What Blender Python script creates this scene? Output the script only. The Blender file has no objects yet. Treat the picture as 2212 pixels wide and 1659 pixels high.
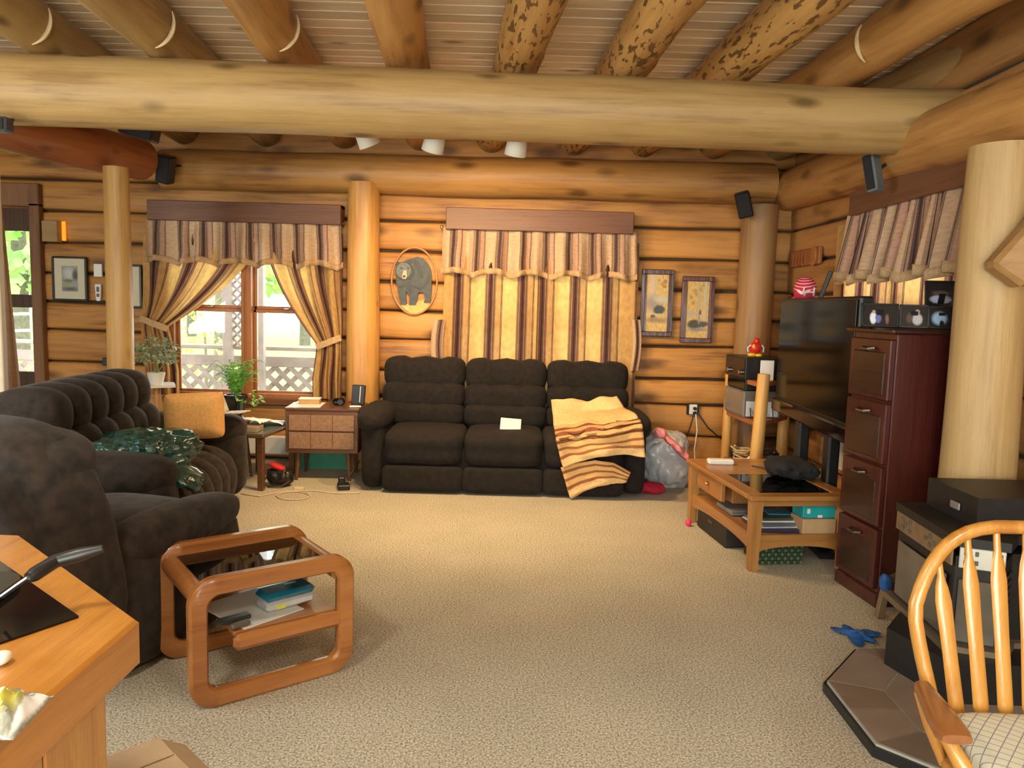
import bpy, math, random
from mathutils import Vector, Matrix, noise
random.seed(7)
sin, cos, pi = math.sin, math.cos, math.pi
C = bpy.context.scene.collection
SC = bpy.context.scene

# ------------------------------------------------------------------ camera
FPX, CX, CY = 1650.0, 1106.0, 829.5
PITCH, ROLL = math.radians(5.85), math.radians(1.6)
EYE = Vector((0, 0, 1.45))
FW = Vector((0, cos(PITCH), -sin(PITCH)))
U0 = Vector((0, sin(PITCH), cos(PITCH))); R0 = Vector((1, 0, 0))
RT = R0 * cos(ROLL) + U0 * sin(ROLL)
UP = U0 * cos(ROLL) - R0 * sin(ROLL)
cam = bpy.data.objects.new('camera', bpy.data.cameras.new('camera'))
C.objects.link(cam)
cam.matrix_world = Matrix(((RT.x, UP.x, -FW.x, EYE.x), (RT.y, UP.y, -FW.y, EYE.y), (RT.z, UP.z, -FW.z, EYE.z), (0, 0, 0, 1)))
cam.data.sensor_width = 36; cam.data.lens = FPX / 2212 * 36
cam.data.clip_start = 0.05; cam.data.clip_end = 300
SC.camera = cam

def P(px, py, x=None, y=None, z=None):
    """the point of a pixel's ray on the plane x=, y= or z= of the room"""
    d = FW * FPX + RT * (px - CX) - UP * (py - CY)
    if y is not None: t = (y - EYE.y) / d.y
    elif z is not None: t = (z - EYE.z) / d.z
    else: t = (x - EYE.x) / d.x
    return EYE + d * t

# ------------------------------------------------------------------ world, light, exposure
SC.view_settings.view_transform = 'Standard'
SC.view_settings.look = 'None'
SC.view_settings.gamma = 1
SC.view_settings.use_curve_mapping = False
SC.view_settings.exposure = -0.12
w = bpy.data.worlds.new('sky'); SC.world = w; w.use_nodes = True
wb = w.node_tree.nodes['Background']
wb.inputs[0].default_value = (0.93, 0.98, 1.0, 1); wb.inputs[1].default_value = 7.0

def area(name, loc, target, sx, sy, power, col):
    l = bpy.data.lights.new(name, 'AREA'); l.shape = 'RECTANGLE'; l.size = sx; l.size_y = sy
    l.energy = power; l.color = col
    o = bpy.data.objects.new(name, l); C.objects.link(o); o.location = loc
    o.rotation_euler = (Vector(target) - Vector(loc)).to_track_quat('-Z', 'Y').to_euler()
    return o
# daylight through the kitchen's glass doors and windows behind the photographer
area('daylight_rear_doors', (-0.6, -3.4, 1.5), (-0.4, 6, 1.3), 3.6, 2.0, 285, (0.96, 1.0, 0.86))
area('daylight_side_window', (-5.0, 1.2, 1.6), (0, 2.6, 1.0), 2.2, 1.5, 130, (0.97, 1.0, 0.94))
area('daylight_window_back', (-1.6 - 0.75, 7.35, 1.5), (-2.35, 0, 0.9), 1.2, 1.3, 20, (0.95, 1.0, 0.9))
area('daylight_window_middle', (0.25, 7.3, 1.5), (0.25, 0, 1.2), 1.4, 1.4, 12, (1.0, 0.98, 0.9))
area('daylight_window_right', (2.85, 4.9, 1.75), (0, 4.9, 1.5), 1.3, 1.0, 20, (1.0, 0.98, 0.9))

ADDED_LAMPS = [(-1.3, .9, 2.62), (1.0, .2, 2.62)]
for lx, ly, lz in ADDED_LAMPS:      # two unseen ceiling lamps, added as fill for the near carpet and counter
    l = area('added_lamp_light', (lx, ly, lz - .10), (lx, ly + .4, 0), .32, .32, 30, (1.0, .95, .80)); l.data.shape = 'DISK'

# ------------------------------------------------------------------ materials
MATS = {}
def newmat(name):
    m = bpy.data.materials.new(name); m.use_nodes = True
    nt = m.node_tree; b = nt.nodes['Principled BSDF']
    return m, nt, b
def rgba(c): return (c[0], c[1], c[2], 1)
def srgb(r, g, b):
    f = lambda v: (v / 255 / 12.92) if v / 255 <= 0.04045 else ((v / 255 + 0.055) / 1.055) ** 2.4
    return (f(r), f(g), f(b))
def plain(name, col, rough=0.5, metal=0.0, var=0.12, nscale=12, bump=0.0, sheen=0.0, spec=0.5, coat=0.0):
    if name in MATS: return MATS[name]
    m, nt, b = newmat(name)
    tc = nt.nodes.new('ShaderNodeTexCoord'); n = nt.nodes.new('ShaderNodeTexNoise')
    n.inputs['Scale'].default_value = nscale; n.inputs['Detail'].default_value = 5
    nt.links.new(tc.outputs['Object'], n.inputs['Vector'])
    r = nt.nodes.new('ShaderNodeValToRGB')
    r.color_ramp.elements[0].position = 0.3; r.color_ramp.elements[1].position = 0.7
    r.color_ramp.elements[0].color = rgba([max(0, c * (1 - var)) for c in col])
    r.color_ramp.elements[1].color = rgba([min(1, c * (1 + var)) for c in col])
    nt.links.new(n.outputs['Fac'], r.inputs['Fac']); nt.links.new(r.outputs['Color'], b.inputs['Base Color'])
    b.inputs['Roughness'].default_value = rough; b.inputs['Metallic'].default_value = metal
    b.inputs['Specular IOR Level'].default_value = spec
    b.inputs['Coat Weight'].default_value = coat
    if sheen: b.inputs['Sheen Weight'].default_value = sheen
    if bump:
        bp = nt.nodes.new('ShaderNodeBump'); bp.inputs['Strength'].default_value = bump; bp.inputs['Distance'].default_value = 0.01
        nt.links.new(n.outputs['Fac'], bp.inputs['Height']); nt.links.new(bp.outputs['Normal'], b.inputs['Normal'])
    MATS[name] = m
    return m
def wood(name, light, dark, axis='X', rough=0.5, knots=0.06, scars=0.0, grain=1.0, coat=0.0, tone=0.25):
    if name in MATS: return MATS[name]
    m, nt, b = newmat(name); N = nt.nodes.new; L = nt.links.new
    tc = N('ShaderNodeTexCoord'); oi = N('ShaderNodeObjectInfo')
    ad = N('ShaderNodeVectorMath'); ad.operation = 'ADD'
    mu = N('ShaderNodeVectorMath'); mu.operation = 'SCALE'; mu.inputs['Scale'].default_value = 37.0
    co = N('ShaderNodeCombineXYZ')
    for i in range(3): L(oi.outputs['Random'], co.inputs[i])
    L(co.outputs[0], mu.inputs[0]); L(tc.outputs['Object'], ad.inputs[0]); L(mu.outputs[0], ad.inputs[1])
    def mp(along, across):
        k = N('ShaderNodeMapping'); s = [across] * 3; s['XYZ'.index(axis)] = along
        k.inputs['Scale'].default_value = s; L(ad.outputs[0], k.inputs['Vector']); return k
    n1 = N('ShaderNodeTexNoise'); n1.inputs['Scale'].default_value = 1; n1.inputs['Detail'].default_value = 8; n1.inputs['Roughness'].default_value = 0.65
    L(mp(1.6 * grain, 26 * grain).outputs[0], n1.inputs['Vector'])
    n2 = N('ShaderNodeTexNoise'); n2.inputs['Scale'].default_value = 1; n2.inputs['Detail'].default_value = 3
    L(mp(1.1, 3.5).outputs[0], n2.inputs['Vector'])
    mx = N('ShaderNodeMath'); mx.operation = 'MULTIPLY_ADD'; mx.inputs[1].default_value = 0.55
    mx2 = N('ShaderNodeMath'); mx2.operation = 'MULTIPLY'; mx2.inputs[1].default_value = 0.45
    L(n2.outputs['Fac'], mx2.inputs[0]); L(n1.outputs['Fac'], mx.inputs[0]); L(mx2.outputs[0], mx.inputs[2])
    r = N('ShaderNodeValToRGB'); e = r.color_ramp.elements
    e[0].position = 0.38; e[0].color = rgba(dark); e[1].position = 0.57; e[1].color = rgba(light)
    e2 = e.new(0.46); e2.color = rgba([(a * .4 + c * .6) for a, c in zip(dark, light)])
    L(mx.outputs[0], r.inputs['Fac']); col = r.outputs['Color']
    def darken(fac_socket, c, amt):
        nonlocal col
        mm = N('ShaderNodeMix'); mm.data_type = 'RGBA'
        ml = N('ShaderNodeMath'); ml.operation = 'MULTIPLY'; ml.inputs[1].default_value = amt
        L(fac_socket, ml.inputs[0]); L(ml.outputs[0], mm.inputs['Factor'])
        L(col, mm.inputs['A']); mm.inputs['B'].default_value = rgba(c); col = mm.outputs['Result']
    if knots:
        v = N('ShaderNodeTexVoronoi'); v.inputs['Scale'].default_value = 1; v.inputs['Randomness'].default_value = 1
        L(mp(2.0, 5.0).outputs[0], v.inputs['Vector'])
        rr = N('ShaderNodeMapRange'); rr.inputs['From Min'].default_value = knots * 3.6; rr.inputs['From Max'].default_value = knots * 1.3
        L(v.outputs['Distance'], rr.inputs['Value']); darken(rr.outputs[0], [c * .35 for c in dark], 0.8)
    if scars:
        s = N('ShaderNodeTexNoise'); s.inputs['Scale'].default_value = 1; s.inputs['Detail'].default_value = 2.5
        L(mp(9, 34).outputs[0], s.inputs['Vector'])
        rr = N('ShaderNodeMapRange'); rr.inputs['From Min'].default_value = 0.55; rr.inputs['From Max'].default_value = 0.60
        L(s.outputs['Fac'], rr.inputs['Value']); darken(rr.outputs[0], [c * .3 for c in dark], scars)
    hv = N('ShaderNodeHueSaturation'); vr = N('ShaderNodeMapRange')
    vr.inputs['To Min'].default_value = 1 - tone; vr.inputs['To Max'].default_value = 1 + tone
    L(oi.outputs['Random'], vr.inputs['Value']); L(vr.outputs[0], hv.inputs['Value']); L(col, hv.inputs['Color'])
    L(hv.outputs[0], b.inputs['Base Color'])
    bp = N('ShaderNodeBump'); bp.inputs['Strength'].default_value = 0.4; bp.inputs['Distance'].default_value = 0.01
    L(n1.outputs['Fac'], bp.inputs['Height']); L(bp.outputs[0], b.inputs['Normal'])
    b.inputs['Roughness'].default_value = rough; b.inputs['Coat Weight'].default_value = coat; b.inputs['Coat Roughness'].default_value = 0.15
    MATS[name] = m
    return m
def glassmat(name, tint=(1, 1, 1), alpha=0.12, rough=0.02):
    """thin pane: mostly clear with a mirror-like gloss on it"""
    if name in MATS: return MATS[name]
    m, nt, b = newmat(name); N = nt.nodes.new
    t = N('ShaderNodeBsdfTransparent'); t.inputs[0].default_value = rgba(tint)
    g = N('ShaderNodeBsdfGlossy'); g.inputs['Roughness'].default_value = rough
    fr = N('ShaderNodeFresnel'); fr.inputs[0].default_value = 1.5
    mx = N('ShaderNodeMixShader'); nt.links.new(fr.outputs[0], mx.inputs[0])
    nt.links.new(t.outputs[0], mx.inputs[1]); nt.links.new(g.outputs[0], mx.inputs[2])
    nt.links.new(mx.outputs[0], nt.nodes['Material Output'].inputs[0]); MATS[name] = m
    return m
def emis(name, col, s):
    if name in MATS: return MATS[name]
    m, nt, b = newmat(name); b.inputs['Base Color'].default_value = rgba(col)
    b.inputs['Emission Color'].default_value = rgba(col); b.inputs['Emission Strength'].default_value = s
    MATS[name] = m
    return m
def stripes(name, stops, period, axis=0, transl=0.0, rough=0.85, mottle=0.18):
    """cloth with woven stripes along one uv axis; stops = [(pos, colour)...] over one period (metres of cloth)"""
    if name in MATS: return MATS[name]
    m, nt, b = newmat(name); N = nt.nodes.new; L = nt.links.new
    uv = N('ShaderNodeUVMap'); sp = N('ShaderNodeSeparateXYZ'); L(uv.outputs[0], sp.inputs[0])
    dv = N('ShaderNodeMath'); dv.operation = 'DIVIDE'; dv.inputs[1].default_value = period; L(sp.outputs[axis], dv.inputs[0])
    fr = N('ShaderNodeMath'); fr.operation = 'FRACT'; L(dv.outputs[0], fr.inputs[0])
    r = N('ShaderNodeValToRGB'); r.color_ramp.interpolation = 'CONSTANT'
    e = r.color_ramp.elements; e[0].position = stops[0][0]; e[0].color = rgba(stops[0][1])
    e[1].position = stops[1][0]; e[1].color = rgba(stops[1][1])
    for p, c in stops[2:]:
        k = e.new(p); k.color = rgba(c)
    L(fr.outputs[0], r.inputs['Fac'])
    n = N('ShaderNodeTexNoise'); n.inputs['Scale'].default_value = 26; n.inputs['Detail'].default_value = 4; L(uv.outputs[0], n.inputs['Vector'])
    rr = N('ShaderNodeMapRange'); rr.inputs['From Min'].default_value = 0.3; rr.inputs['From Max'].default_value = 0.7
    rr.inputs['To Min'].default_value = 1 - mottle; rr.inputs['To Max'].default_value = 1 + mottle; L(n.outputs['Fac'], rr.inputs['Value'])
    hv = N('ShaderNodeHueSaturation'); L(rr.outputs[0], hv.inputs['Value']); L(r.outputs[0], hv.inputs['Color'])
    L(hv.outputs[0], b.inputs['Base Color']); b.inputs['Roughness'].default_value = rough
    if transl:
        t = N('ShaderNodeBsdfTranslucent'); L(hv.outputs[0], t.inputs[0]); mx = N('ShaderNodeMixShader'); mx.inputs[0].default_value = transl
        L(b.outputs[0], mx.inputs[1]); L(t.outputs[0], mx.inputs[2]); L(mx.outputs[0], nt.nodes['Material Output'].inputs[0])
    MATS[name] = m
    return m
def printmat(name, bg, blobs, rough=0.35, noise_amt=0.25, nscale=14):
    """a printed picture over uv 0..1; blobs = (u, v, ru, rv, colour, softness)"""
    m, nt, b = newmat(name); N = nt.nodes.new; L = nt.links.new
    uv = N('ShaderNodeUVMap'); n = N('ShaderNodeTexNoise'); n.inputs['Scale'].default_value = nscale; n.inputs['Detail'].default_value = 5
    L(uv.outputs[0], n.inputs['Vector'])
    r = N('ShaderNodeValToRGB'); r.color_ramp.elements[0].position = 0.3; r.color_ramp.elements[1].position = 0.7
    r.color_ramp.elements[0].color = rgba([c * (1 - noise_amt) for c in bg]); r.color_ramp.elements[1].color = rgba([min(1, c * (1 + noise_amt)) for c in bg])
    L(n.outputs['Fac'], r.inputs['Fac']); col = r.outputs[0]
    wv = N('ShaderNodeVectorMath'); wv.operation = 'SCALE'; wv.inputs['Scale'].default_value = 0.06; L(n.outputs['Color'], wv.inputs[0])
    wa = N('ShaderNodeVectorMath'); wa.operation = 'ADD'; L(uv.outputs[0], wa.inputs[0]); L(wv.outputs[0], wa.inputs[1])
    for (u, v, ru, rv, c, soft) in blobs:
        mp = N('ShaderNodeMapping'); mp.vector_type = 'POINT'
        mp.inputs['Scale'].default_value = (1 / ru, 1 / rv, 0); mp.inputs['Location'].default_value = (-(u + .03) / ru, -(v + .03) / rv, 0)
        L(wa.outputs[0], mp.inputs['Vector'])
        ln = N('ShaderNodeVectorMath'); ln.operation = 'LENGTH'; L(mp.outputs[0], ln.inputs[0])
        rr = N('ShaderNodeMapRange'); rr.inputs['From Min'].default_value = 1 + soft; rr.inputs['From Max'].default_value = 1 - soft
        L(ln.outputs['Value'], rr.inputs['Value'])
        mm = N('ShaderNodeMix'); mm.data_type = 'RGBA'; L(rr.outputs[0], mm.inputs['Factor']); L(col, mm.inputs['A']); mm.inputs['B'].default_value = rgba(c); col = mm.outputs['Result']
    L(col, b.inputs['Base Color']); b.inputs['Roughness'].default_value = rough
    return m

# ------------------------------------------------------------------ geometry helpers
class G:
    def __init__(s): s.v = []; s.f = []; s.uv = None
    def add(s, vs, fs):
        o = len(s.v); s.v += [Vector(p) for p in vs]; s.f += [tuple(i + o for i in f) for f in fs]; return s
    def box(s, c, d, bev=0.0, rot=None):
        hx, hy, hz = d[0] / 2, d[1] / 2, d[2] / 2; b = min(bev, hx * .98, hy * .98, hz * .98)
        vs = []; c = Vector(c)
        if b <= 0:
            vs = [Vector((x * hx, y * hy, z * hz)) for x in (-1, 1) for y in (-1, 1) for z in (-1, 1)]
            fs = [(0, 1, 3, 2), (4, 6, 7, 5), (0, 4, 5, 1), (2, 3, 7, 6), (0, 2, 6, 4), (1, 5, 7, 3)]
        else:
            idx = {}
            for x in (-1, 1):
                for y in (-1, 1):
                    for z in (-1, 1):
                        for a in range(3):
                            q = [x * (hx - b), y * (hy - b), z * (hz - b)]
                            q[a] = (x, y, z)[a] * (hx, hy, hz)[a]
                            idx[(x, y, z, a)] = len(vs); vs.append(Vector(q))
            I = lambda x, y, z, a: idx[(x, y, z, a)]
            fs = []
            for sg in (-1, 1):
                fs.append([I(sg, -1, -1, 0), I(sg, 1, -1, 0), I(sg, 1, 1, 0), I(sg, -1, 1, 0)][::sg])
                fs.append([I(-1, sg, -1, 1), I(-1, sg, 1, 1), I(1, sg, 1, 1), I(1, sg, -1, 1)][::sg])
                fs.append([I(-1, -1, sg, 2), I(1, -1, sg, 2), I(1, 1, sg, 2), I(-1, 1, sg, 2)][::sg])
            for p in (-1, 1):
                for q in (-1, 1):
                    fs.append((I(p, q, -1, 0), I(p, q, -1, 1), I(p, q, 1, 1), I(p, q, 1, 0)))
                    fs.append((I(p, -1, q, 0), I(p, -1, q, 2), I(p, 1, q, 2), I(p, 1, q, 0)))
                    fs.append((I(-1, p, q, 1), I(-1, p, q, 2), I(1, p, q, 2), I(1, p, q, 1)))
            for x in (-1, 1):
                for y in (-1, 1):
                    for z in (-1, 1): fs.append((I(x, y, z, 0), I(x, y, z, 1), I(x, y, z, 2)))
        if rot: vs = [rot @ v for v in vs]
        return s.add([c + v for v in vs], fs)
    def bar(s, p0, p1, w, h, bev=0.0, up=(0, 0, 1)):
        p0, p1 = Vector(p0), Vector(p1); d = p1 - p0; x = d.normalized(); u = Vector(up)
        y = u.cross(x); y = y.normalized() if y.length > 1e-4 else Vector((0, 1, 0)); z = x.cross(y)
        m = Matrix((x, y, z)).transposed()
        return s.box((p0 + p1) / 2, (d.length, w, h), bev, m)
    def tube(s, pts, r, n=10, cap=True, closed=False):
        pts = [Vector(p) for p in pts]; k = len(pts); rs = r if isinstance(r, (list, tuple)) else [r] * k
        up = None; vs = []
        for i in range(k):
            a = pts[i - 1] if (i > 0 or closed) else pts[i]; b = pts[(i + 1) % k] if (i < k - 1 or closed) else pts[i]
            t = (b - a).normalized()
            if up is None:
                up = Vector((0, 0, 1)) if abs(t.z) < 0.9 else Vector((1, 0, 0))
            u = (up - t * up.dot(t)).normalized(); up = u; w_ = t.cross(u)
            for j in range(n):
                an = 2 * pi * j / n; vs.append(pts[i] + (u * cos(an) + w_ * sin(an)) * rs[i])
        fs = []
        for i in range(k if closed else k - 1):
            for j in range(n):
                i2 = (i + 1) % k; j2 = (j + 1) % n
                fs.append((i * n + j, i * n + j2, i2 * n + j2, i2 * n + j))
        if cap and not closed:
            fs.append(tuple(range(n))[::-1]); fs.append(tuple((k - 1) * n + j for j in range(n)))
        return s.add(vs, fs)
    def lathe(s, prof, o=(0, 0, 0), n=20, sx=1, sy=1):
        o = Vector(o); vs = []; fs = []; k = len(prof)
        for (r, z) in prof:
            for j in range(n):
                a = 2 * pi * j / n; vs.append(o + Vector((r * cos(a) * sx, r * sin(a) * sy, z)))
        for i in range(k - 1):
            for j in range(n): fs.append((i * n + j, i * n + (j + 1) % n, (i + 1) * n + (j + 1) % n, (i + 1) * n + j))
        fs.append(tuple(range(n))[::-1]); fs.append(tuple((k - 1) * n + j for j in range(n)))
        return s.add(vs, fs)
    def prism(s, poly, lo, hi, axis='Z'):
        n = len(poly)
        mk = {'Z': lambda a, b, h: (a, b, h), 'Y': lambda a, b, h: (a, h, b), 'X': lambda a, b, h: (h, a, b)}[axis]
        vs = [mk(a, b, lo) for a, b in poly] + [mk(a, b, hi) for a, b in poly]
        fs = [tuple(range(n))[::-1], tuple(range(n, 2 * n))] + [(i, (i + 1) % n, n + (i + 1) % n, n + i) for i in range(n)]
        return s.add(vs, fs)
    def sbox(s, c, h, n=4.0, res=9, fn=None, rot=None):
        """soft box: a superellipsoid; fn(unit point) -> moved local point"""
        c = Vector(c); key = {}; vs = []; fs = []
        def vid(q):
            k = tuple(round(a, 5) for a in q)
            if k not in key:
                m = sum(abs(a) ** n for a in q) ** (1 / n); u = Vector(q) / m
                p = Vector((u.x * h[0], u.y * h[1], u.z * h[2]))
                if fn: p = fn(u, p)
                if rot: p = rot @ p
                key[k] = len(vs); vs.append(c + p)
            return key[k]
        for ax in range(3):
            for sg in (-1, 1):
                for i in range(res):
                    for j in range(res):
                        q = []
                        for (a, b) in ((i, j), (i + 1, j), (i + 1, j + 1), (i, j + 1)):
                            t = [0, 0, 0]; t[ax] = sg; t[(ax + 1) % 3] = (2 * a / res - 1); t[(ax + 2) % 3] = (2 * b / res - 1); q.append(vid(t))
                        fs.append(tuple(q) if sg > 0 else tuple(q[::-1]))
        return s.add(vs, fs)
    def grid(s, fn, nu, nv, uvfn=None):
        o = len(s.v)
        for j in range(nv + 1):
            for i in range(nu + 1): s.v.append(Vector(fn(i / nu, j / nv)))
        for j in range(nv):
            for i in range(nu):
                a = o + j * (nu + 1) + i; s.f.append((a, a + 1, a + nu + 2, a + nu + 1))
        if uvfn:
            if s.uv is None: s.uv = [(0, 0)] * o
            for j in range(nv + 1):
                for i in range(nu + 1): s.uv.append(uvfn(i / nu, j / nv))
        return s
    def quad(s, a, b, c, d):
        """a picture plane with uv 0..1: bottom-left, bottom-right, top-right, top-left"""
        o = len(s.v); s.v += [Vector(a), Vector(b), Vector(c), Vector(d)]; s.f.append((o, o + 1, o + 2, o + 3))
        if s.uv is None: s.uv = [(0, 0)] * o
        s.uv += [(0, 0), (1, 0), (1, 1), (0, 1)]; return s
    def tr(s, m): s.v = [m @ p for p in s.v]; return s

def mesh_obj(name, g, mat, parent=None, smooth=True, world=True, sol=0.0):
    me = bpy.data.meshes.new(name); me.from_pydata([tuple(p) for p in g.v], [], g.f); me.update()
    if g.uv:
        ul = me.uv_layers.new(name='UVMap')
        for l in me.loops: ul.data[l.index].uv = g.uv[l.vertex_index]
    me.materials.append(mat)
    if smooth:
        for p in me.polygons: p.use_smooth = True
        try: me.set_sharp_from_angle(angle=math.radians(42))
        except Exception: pass
    o = bpy.data.objects.new(name, me); C.objects.link(o)
    if parent:
        o.parent = parent
        if world: o.matrix_parent_inverse = parent.matrix_basis.inverted()
    if sol:
        md = o.modifiers.new('thickness', 'SOLIDIFY'); md.thickness = sol; md.offset = 0
    return o
def tag(o, label, cat, group=None, kind=None):
    if kind: o['kind'] = kind
    if label: o['label'] = label
    if cat: o['category'] = cat
    if group: o['group'] = group
    return o
def thing(name, label, cat, loc=(0, 0, 0), rz=0.0, group=None):
    o = bpy.data.objects.new(name, None); C.objects.link(o); o.empty_display_size = 0.1
    o.matrix_basis = Matrix.Translation(Vector(loc)) @ Matrix.Rotation(rz, 4, 'Z')
    return tag(o, label, cat, group)
def struct(name, loc=(0, 0, 0)):
    o = bpy.data.objects.new(name, None); C.objects.link(o); o.location = loc; o['kind'] = 'structure'; return o
def lp(name, g, mat, parent, **k):          # a part given in its thing's own coordinates
    return mesh_obj(name, g, mat, parent, world=False, **k)
def nz(x, y=0.0, z=0.0): return noise.noise(Vector((x, y, z)))
def log(name, p0, p1, r0, r1, mat, parent=None, wob=0.012, seed=0.0, n=22, flat=None, seg=None, bumps=0.0):
    """a peeled log from p0 to p1 with its own bends, swellings and sawn ends"""
    p0, p1 = Vector(p0), Vector(p1); d = p1 - p0; Ln = d.length; k = seg or max(6, int(Ln / 0.12)); g = G(); vs = []; fs = []
    for i in range(k + 1):
        t = i / k; r = r0 + (r1 - r0) * t
        cy = nz(t * Ln * .8, seed) * wob; cz = nz(t * Ln * .8, seed + 9) * wob
        for j in range(n):
            a = 2 * pi * j / n
            rr = r * (1 + 0.05 * nz(t * Ln * 1.3 + seed, cos(a) * .8, sin(a) * .8)) + bumps * max(0, nz(t * Ln * 3 + seed, cos(a) * 2, sin(a) * 2) - .35)
            y, z = cos(a) * rr + cy, sin(a) * rr + cz
            if flat: z = max(z, -flat)
            vs.append((t * Ln, y, z))
    for i in range(k):
        for j in range(n): fs.append((i * n + j, (i + 1) * n + j, (i + 1) * n + (j + 1) % n, i * n + (j + 1) % n))
    fs.append(tuple(range(n))); fs.append(tuple(k * n + j for j in range(n))[::-1])
    g.add(vs, fs)
    x = d.normalized(); u = Vector((0, 0, 1)) if abs(x.z) < .9 else Vector((0, -1, 0))
    y = u.cross(x).normalized(); z = x.cross(y)
    o = mesh_obj(name, g, mat)
    m = Matrix.Translation(p0) @ Matrix((x, y, z)).transposed().to_4x4()
    if parent:
        o.parent = parent; o.matrix_parent_inverse = parent.matrix_basis.inverted()
    o.matrix_basis = m
    return o
def rrect(w_, h, r, n=6):
    out = []
    for (cx, cy, a0) in ((w_ / 2 - r, h / 2 - r, 0), (-w_ / 2 + r, h / 2 - r, 90), (-w_ / 2 + r, -h / 2 + r, 180), (w_ / 2 - r, -h / 2 + r, 270)):
        for i in range(n + 1):
            a = math.radians(a0 + 90 * i / n); out.append((cx + r * cos(a), cy + r * sin(a)))
    return out

# colours
PINE_L, PINE_D = (0.56, 0.30, 0.095), (0.33, 0.150, 0.045)
M_wall = wood('hewn pine wall log', (0.52, 0.245, 0.058), (0.24, 0.098, 0.025), 'X', 0.55, 0.085, tone=0.16)
M_wally = wood('hewn pine wall log along the room', (0.46, 0.225, 0.07), (0.25, 0.11, 0.035), 'Y', 0.55, 0.085, tone=0.16)
M_log = wood('peeled log', (0.43, 0.275, 0.105), (0.27, 0.155, 0.052), 'X', 0.5, 0.06, tone=0.10, grain=.8)
M_logo = wood('peeled golden log', (0.52, 0.27, 0.08), (0.29, 0.125, 0.034), 'X', 0.45, 0.075, tone=0.10)
M_scar = wood('peeled log with dark bark scars', (0.56, 0.32, 0.10), (0.37, 0.175, 0.05), 'X', 0.4, 0.03, scars=0.95, tone=0.10)
M_red = wood('red stained log', (0.44, 0.14, 0.042), (0.24, 0.065, 0.02), 'X', 0.45, 0.05)
M_plank = wood('pale ceiling plank', (0.84, 0.71, 0.50), (0.68, 0.53, 0.34), 'X', 0.5, 0.05, tone=0.14)
M_chink = plain('dark chinking between logs', (0.045, 0.028, 0.016), 0.9)
M_trim = wood('brown stained board', (0.165, 0.060, 0.019), (0.105, 0.036, 0.012), 'X', 0.45, 0.03, tone=.05)
M_trimz = wood('brown stained upright board', (0.40, 0.155, 0.045), (0.27, 0.095, 0.028), 'Z', 0.45, 0.0, tone=.05)
M_trimy = wood('brown stained board along the room', (0.20, 0.085, 0.04), (0.12, 0.05, 0.022), 'Y', 0.45, 0.03, tone=.05)
M_oak = wood('red oak', (0.44, 0.175, 0.05), (0.28, 0.095, 0.024), 'X', 0.3, 0.0, coat=.4, tone=.04)
M_glass = glassmat('window glass')
M_black = plain('black plastic', (0.012, 0.012, 0.013), 0.4, var=.2)
M_gloss = plain('gloss black', (0.004, 0.004, 0.005), 0.08, var=.1, spec=.3)
M_screen = plain('dark screen', (0.004, 0.005, 0.004), 0.12, var=.1, spec=.07)
M_white = plain('white plastic', (0.75, 0.75, 0.72), 0.45, var=.04)
M_brass = plain('brushed metal', (0.6, 0.58, 0.55), 0.3, 1.0, var=.1)
M_paper = plain('white paper', (0.82, 0.82, 0.78), 0.7, var=.04)

# ================================================================== THE SETTING
YB, XR, XL, YR, ZC = 6.85, 2.42, -5.6, -3.6, 3.06
# carpet
def carpetmat():
    m, nt, b = newmat('speckled beige carpet'); N = nt.nodes.new; L = nt.links.new
    tc = N('ShaderNodeTexCoord')
    n1 = N('ShaderNodeTexNoise'); n1.inputs['Scale'].default_value = 125; n1.inputs['Detail'].default_value = 6; n1.inputs['Roughness'].default_value = .8; L(tc.outputs['Object'], n1.inputs['Vector'])
    n2 = N('ShaderNodeTexNoise'); n2.inputs['Scale'].default_value = 2.2; n2.inputs['Detail'].default_value = 4; L(tc.outputs['Object'], n2.inputs['Vector'])
    n3 = N('ShaderNodeTexVoronoi'); n3.inputs['Scale'].default_value = 85; L(tc.outputs['Object'], n3.inputs['Vector'])
    r = N('ShaderNodeValToRGB'); e = r.color_ramp.elements
    e[0].position = .40; e[0].color = rgba((0.17, 0.145, 0.105)); e[1].position = .59; e[1].color = rgba((0.72, 0.655, 0.52))
    L(n1.outputs['Fac'], r.inputs['Fac'])
    hv = N('ShaderNodeHueSaturation'); rr = N('ShaderNodeMapRange'); rr.inputs['To Min'].default_value = .84; rr.inputs['To Max'].default_value = 1.16
    L(n2.outputs['Fac'], rr.inputs['Value']); L(rr.outputs[0], hv.inputs['Value']); L(r.outputs[0], hv.inputs['Color'])
    L(hv.outputs[0], b.inputs['Base Color']); b.inputs['Roughness'].default_value = 1; b.inputs['Specular IOR Level'].default_value = 0.1
    bp = N('ShaderNodeBump'); bp.inputs['Strength'].default_value = .22; bp.inputs['Distance'].default_value = .006
    L(n1.outputs['Fac'], bp.inputs['Height']); L(bp.outputs[0], b.inputs['Normal'])
    return m
fl = mesh_obj('floor', G().box(((XL + XR + .4) / 2, (YR + YB + .3) / 2, -.05), (XR + .4 - XL, YB + .3 - YR, .1)), carpetmat(), smooth=False); fl['kind'] = 'structure'

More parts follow.
